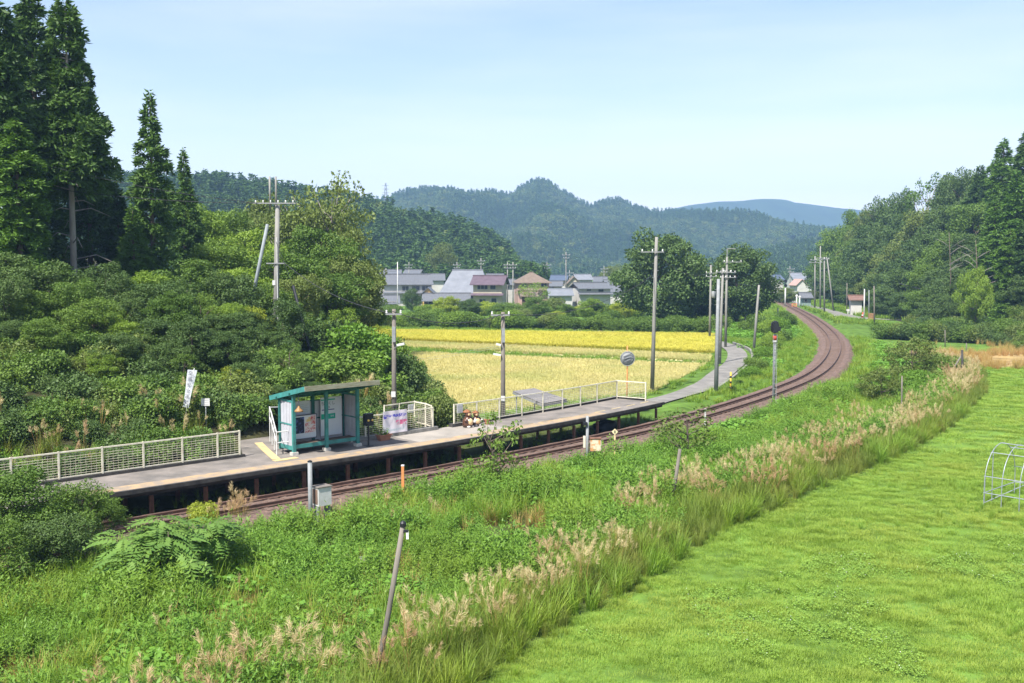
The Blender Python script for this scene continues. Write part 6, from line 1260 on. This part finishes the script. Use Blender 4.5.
scatter('verge_grass', 'green grass on the levees and verges round the rice fields', 'grass', [ggr(400 + i, 40, .45, .4, .03, GM['grass'], 3, .3) for i in range(2)], X[k], Y[k], Z[k], rng.uniform(.6, 1.1, k.sum()), None, .1)
# rice and stubble
def rows(cs, nu, nv, jit):
    u, v = np.meshgrid((np.arange(nu) + .5) / nu, (np.arange(nv) + .5) / nv); P_ = patch(cs, u, v).reshape(-1, 2); P_ = P_ + rng.normal(size=P_.shape) * jit; return P_[:, 0], P_[:, 1]
X, Y = rows(C_near, 110, 170, .05); k = rng.random(len(X)) > .12; X, Y = X[k], Y[k]; wdl = np.hypot(*(np.array(C_near[1]) - C_near[0]))
scatter('stubble_tufts', 'rows of pale cut rice stubble in the near field', 'rice stubble', [ggr(410 + i, 22, .26, .12, .022, GM['straw'], 2, .09) for i in range(2)], X, Y, np.full(len(X), -.45), rng.uniform(.7, 1.3, len(X)), None, .1)
X, Y = rows(C_strip, 260, 26, .08); scatter('stubble_tufts', 'rows of straw coloured stubble in the narrow strip', 'rice stubble', [ggr(415, 22, .26, .14, .03, GM['straw'], 2, .12)], X, Y, np.full(len(X), -.38), rng.uniform(.8, 1.4, len(X)), None, .1)
X, Y = rows(C_rice, 230, 110, .06); scatter('rice_plants', 'nodding ears of the bright yellow ripe rice', 'rice', [ggr(420 + i, 24, .42, .26, .035, GM['ripe'], 3, .16) for i in range(2)], X, Y, np.full(len(X), -.18), rng.uniform(.8, 1.2, len(X)), None, .1)
# undergrowth on the left bank and under the right wood
S_und = [source([(*shrub(430 + i, 1.1, .9, 14, 240, .1)[0], LM[('mid', 'dark', 'olive')[i]])]) for i in range(3)] + [ggr(435, 60, 1.2, .7, .02, GM['reed'], 4, .2)]
X, Y, Z, s, o, d = keep(*area(.75, -48, 0, 30, 92), lambda X, Y, s, o, d: (o > 8.5) & (X < np.interp(Y, XB[:, 0], XB[:, 1]) + .5) & ~((s > 30) & (s < 36.8) & (o < 8.4)), 1)
scatter('undergrowth', 'mixed undergrowth of shrubs and grass on the left bank', 'undergrowth', S_und, X, Y, Z - .1, rng.uniform(.6, 1.5, len(X)), None, .1)
X, Y, Z, s, o, d = keep(*area(3.2, -30, -4, 24, 50), lambda X, Y, s, o, d: (o > 5.7) & (o < 10.5) & (s < 41) & ~((s > 30.6 + (o - 4.5) * .5) & (s < 33.8 + (o - 4.5) * .65)), 1)
scatter('bank_undergrowth', 'grass and ferns close behind the platform fence', 'undergrowth', [S_und[0].copy(), S_und[1].copy(), S_und[3].copy(), S_gr[0].copy(), S_plume[0].copy()] + [q.copy() for q in S_leaf[:2]], X, Y, Z - .05, rng.uniform(.5, 1.25, len(X)), None, .1)
X, Y, Z, s, o, d = keep(*area(.35, 40, 130, 100, 270), lambda X, Y, s, o, d: (X > np.interp(Y, HB[:, 0], HB[:, 1]) - 2) & (X < np.interp(Y, HB[:, 0], HB[:, 1]) + 30) & ~((Y > 150) & (Y < 215) & (X < np.interp(Y, HB[:, 0], HB[:, 1]) + 1.5)), 1)
scatter('wood_undergrowth', 'dark undergrowth at the foot of the right wood', 'undergrowth', [q.copy() for q in S_und[:3]], X, Y, Z - .1, rng.uniform(.9, 2.0, len(X)), None, .1)
X, Y, Z, s, o, d = keep(*area(3, -16, 12, 28, 62), lambda X, Y, s, o, d: (s > 20) & (((o > 2.0) & (o < 4.2) & (s < 57)) | ((o > 4.8) & (o < 9) & (s > 42))), .3)
scatter('weeds_under_platform', 'grass and weeds growing under and behind the platform', 'weeds', [q.copy() for q in S_gr[:2]] + [q.copy() for q in S_leaf[:1]], X, Y, Z, rng.uniform(.3, .6, len(X)), None, .1)

# ---------------------------------------------------------------- haze
hz_ = MB().box((0, 1250, 107), (6400, 2900, 232)).build('haze', None); hm = bpy.data.materials.new('haze'); hm.use_nodes = True; nt = hm.node_tree; nt.nodes.clear()
pv = nt.nodes.new('ShaderNodeVolumePrincipled'); ou = nt.nodes.new('ShaderNodeOutputMaterial'); nt.links.new(pv.outputs[0], ou.inputs['Volume'])
pv.inputs['Color'].default_value = (.37, .62, 1, 1); pv.inputs['Density'].default_value = 3.2e-4; pv.inputs['Anisotropy'].default_value = .0
hz_.data.materials.append(hm); stuff(hz_, 'pale blue haze filling the valley', 'haze')
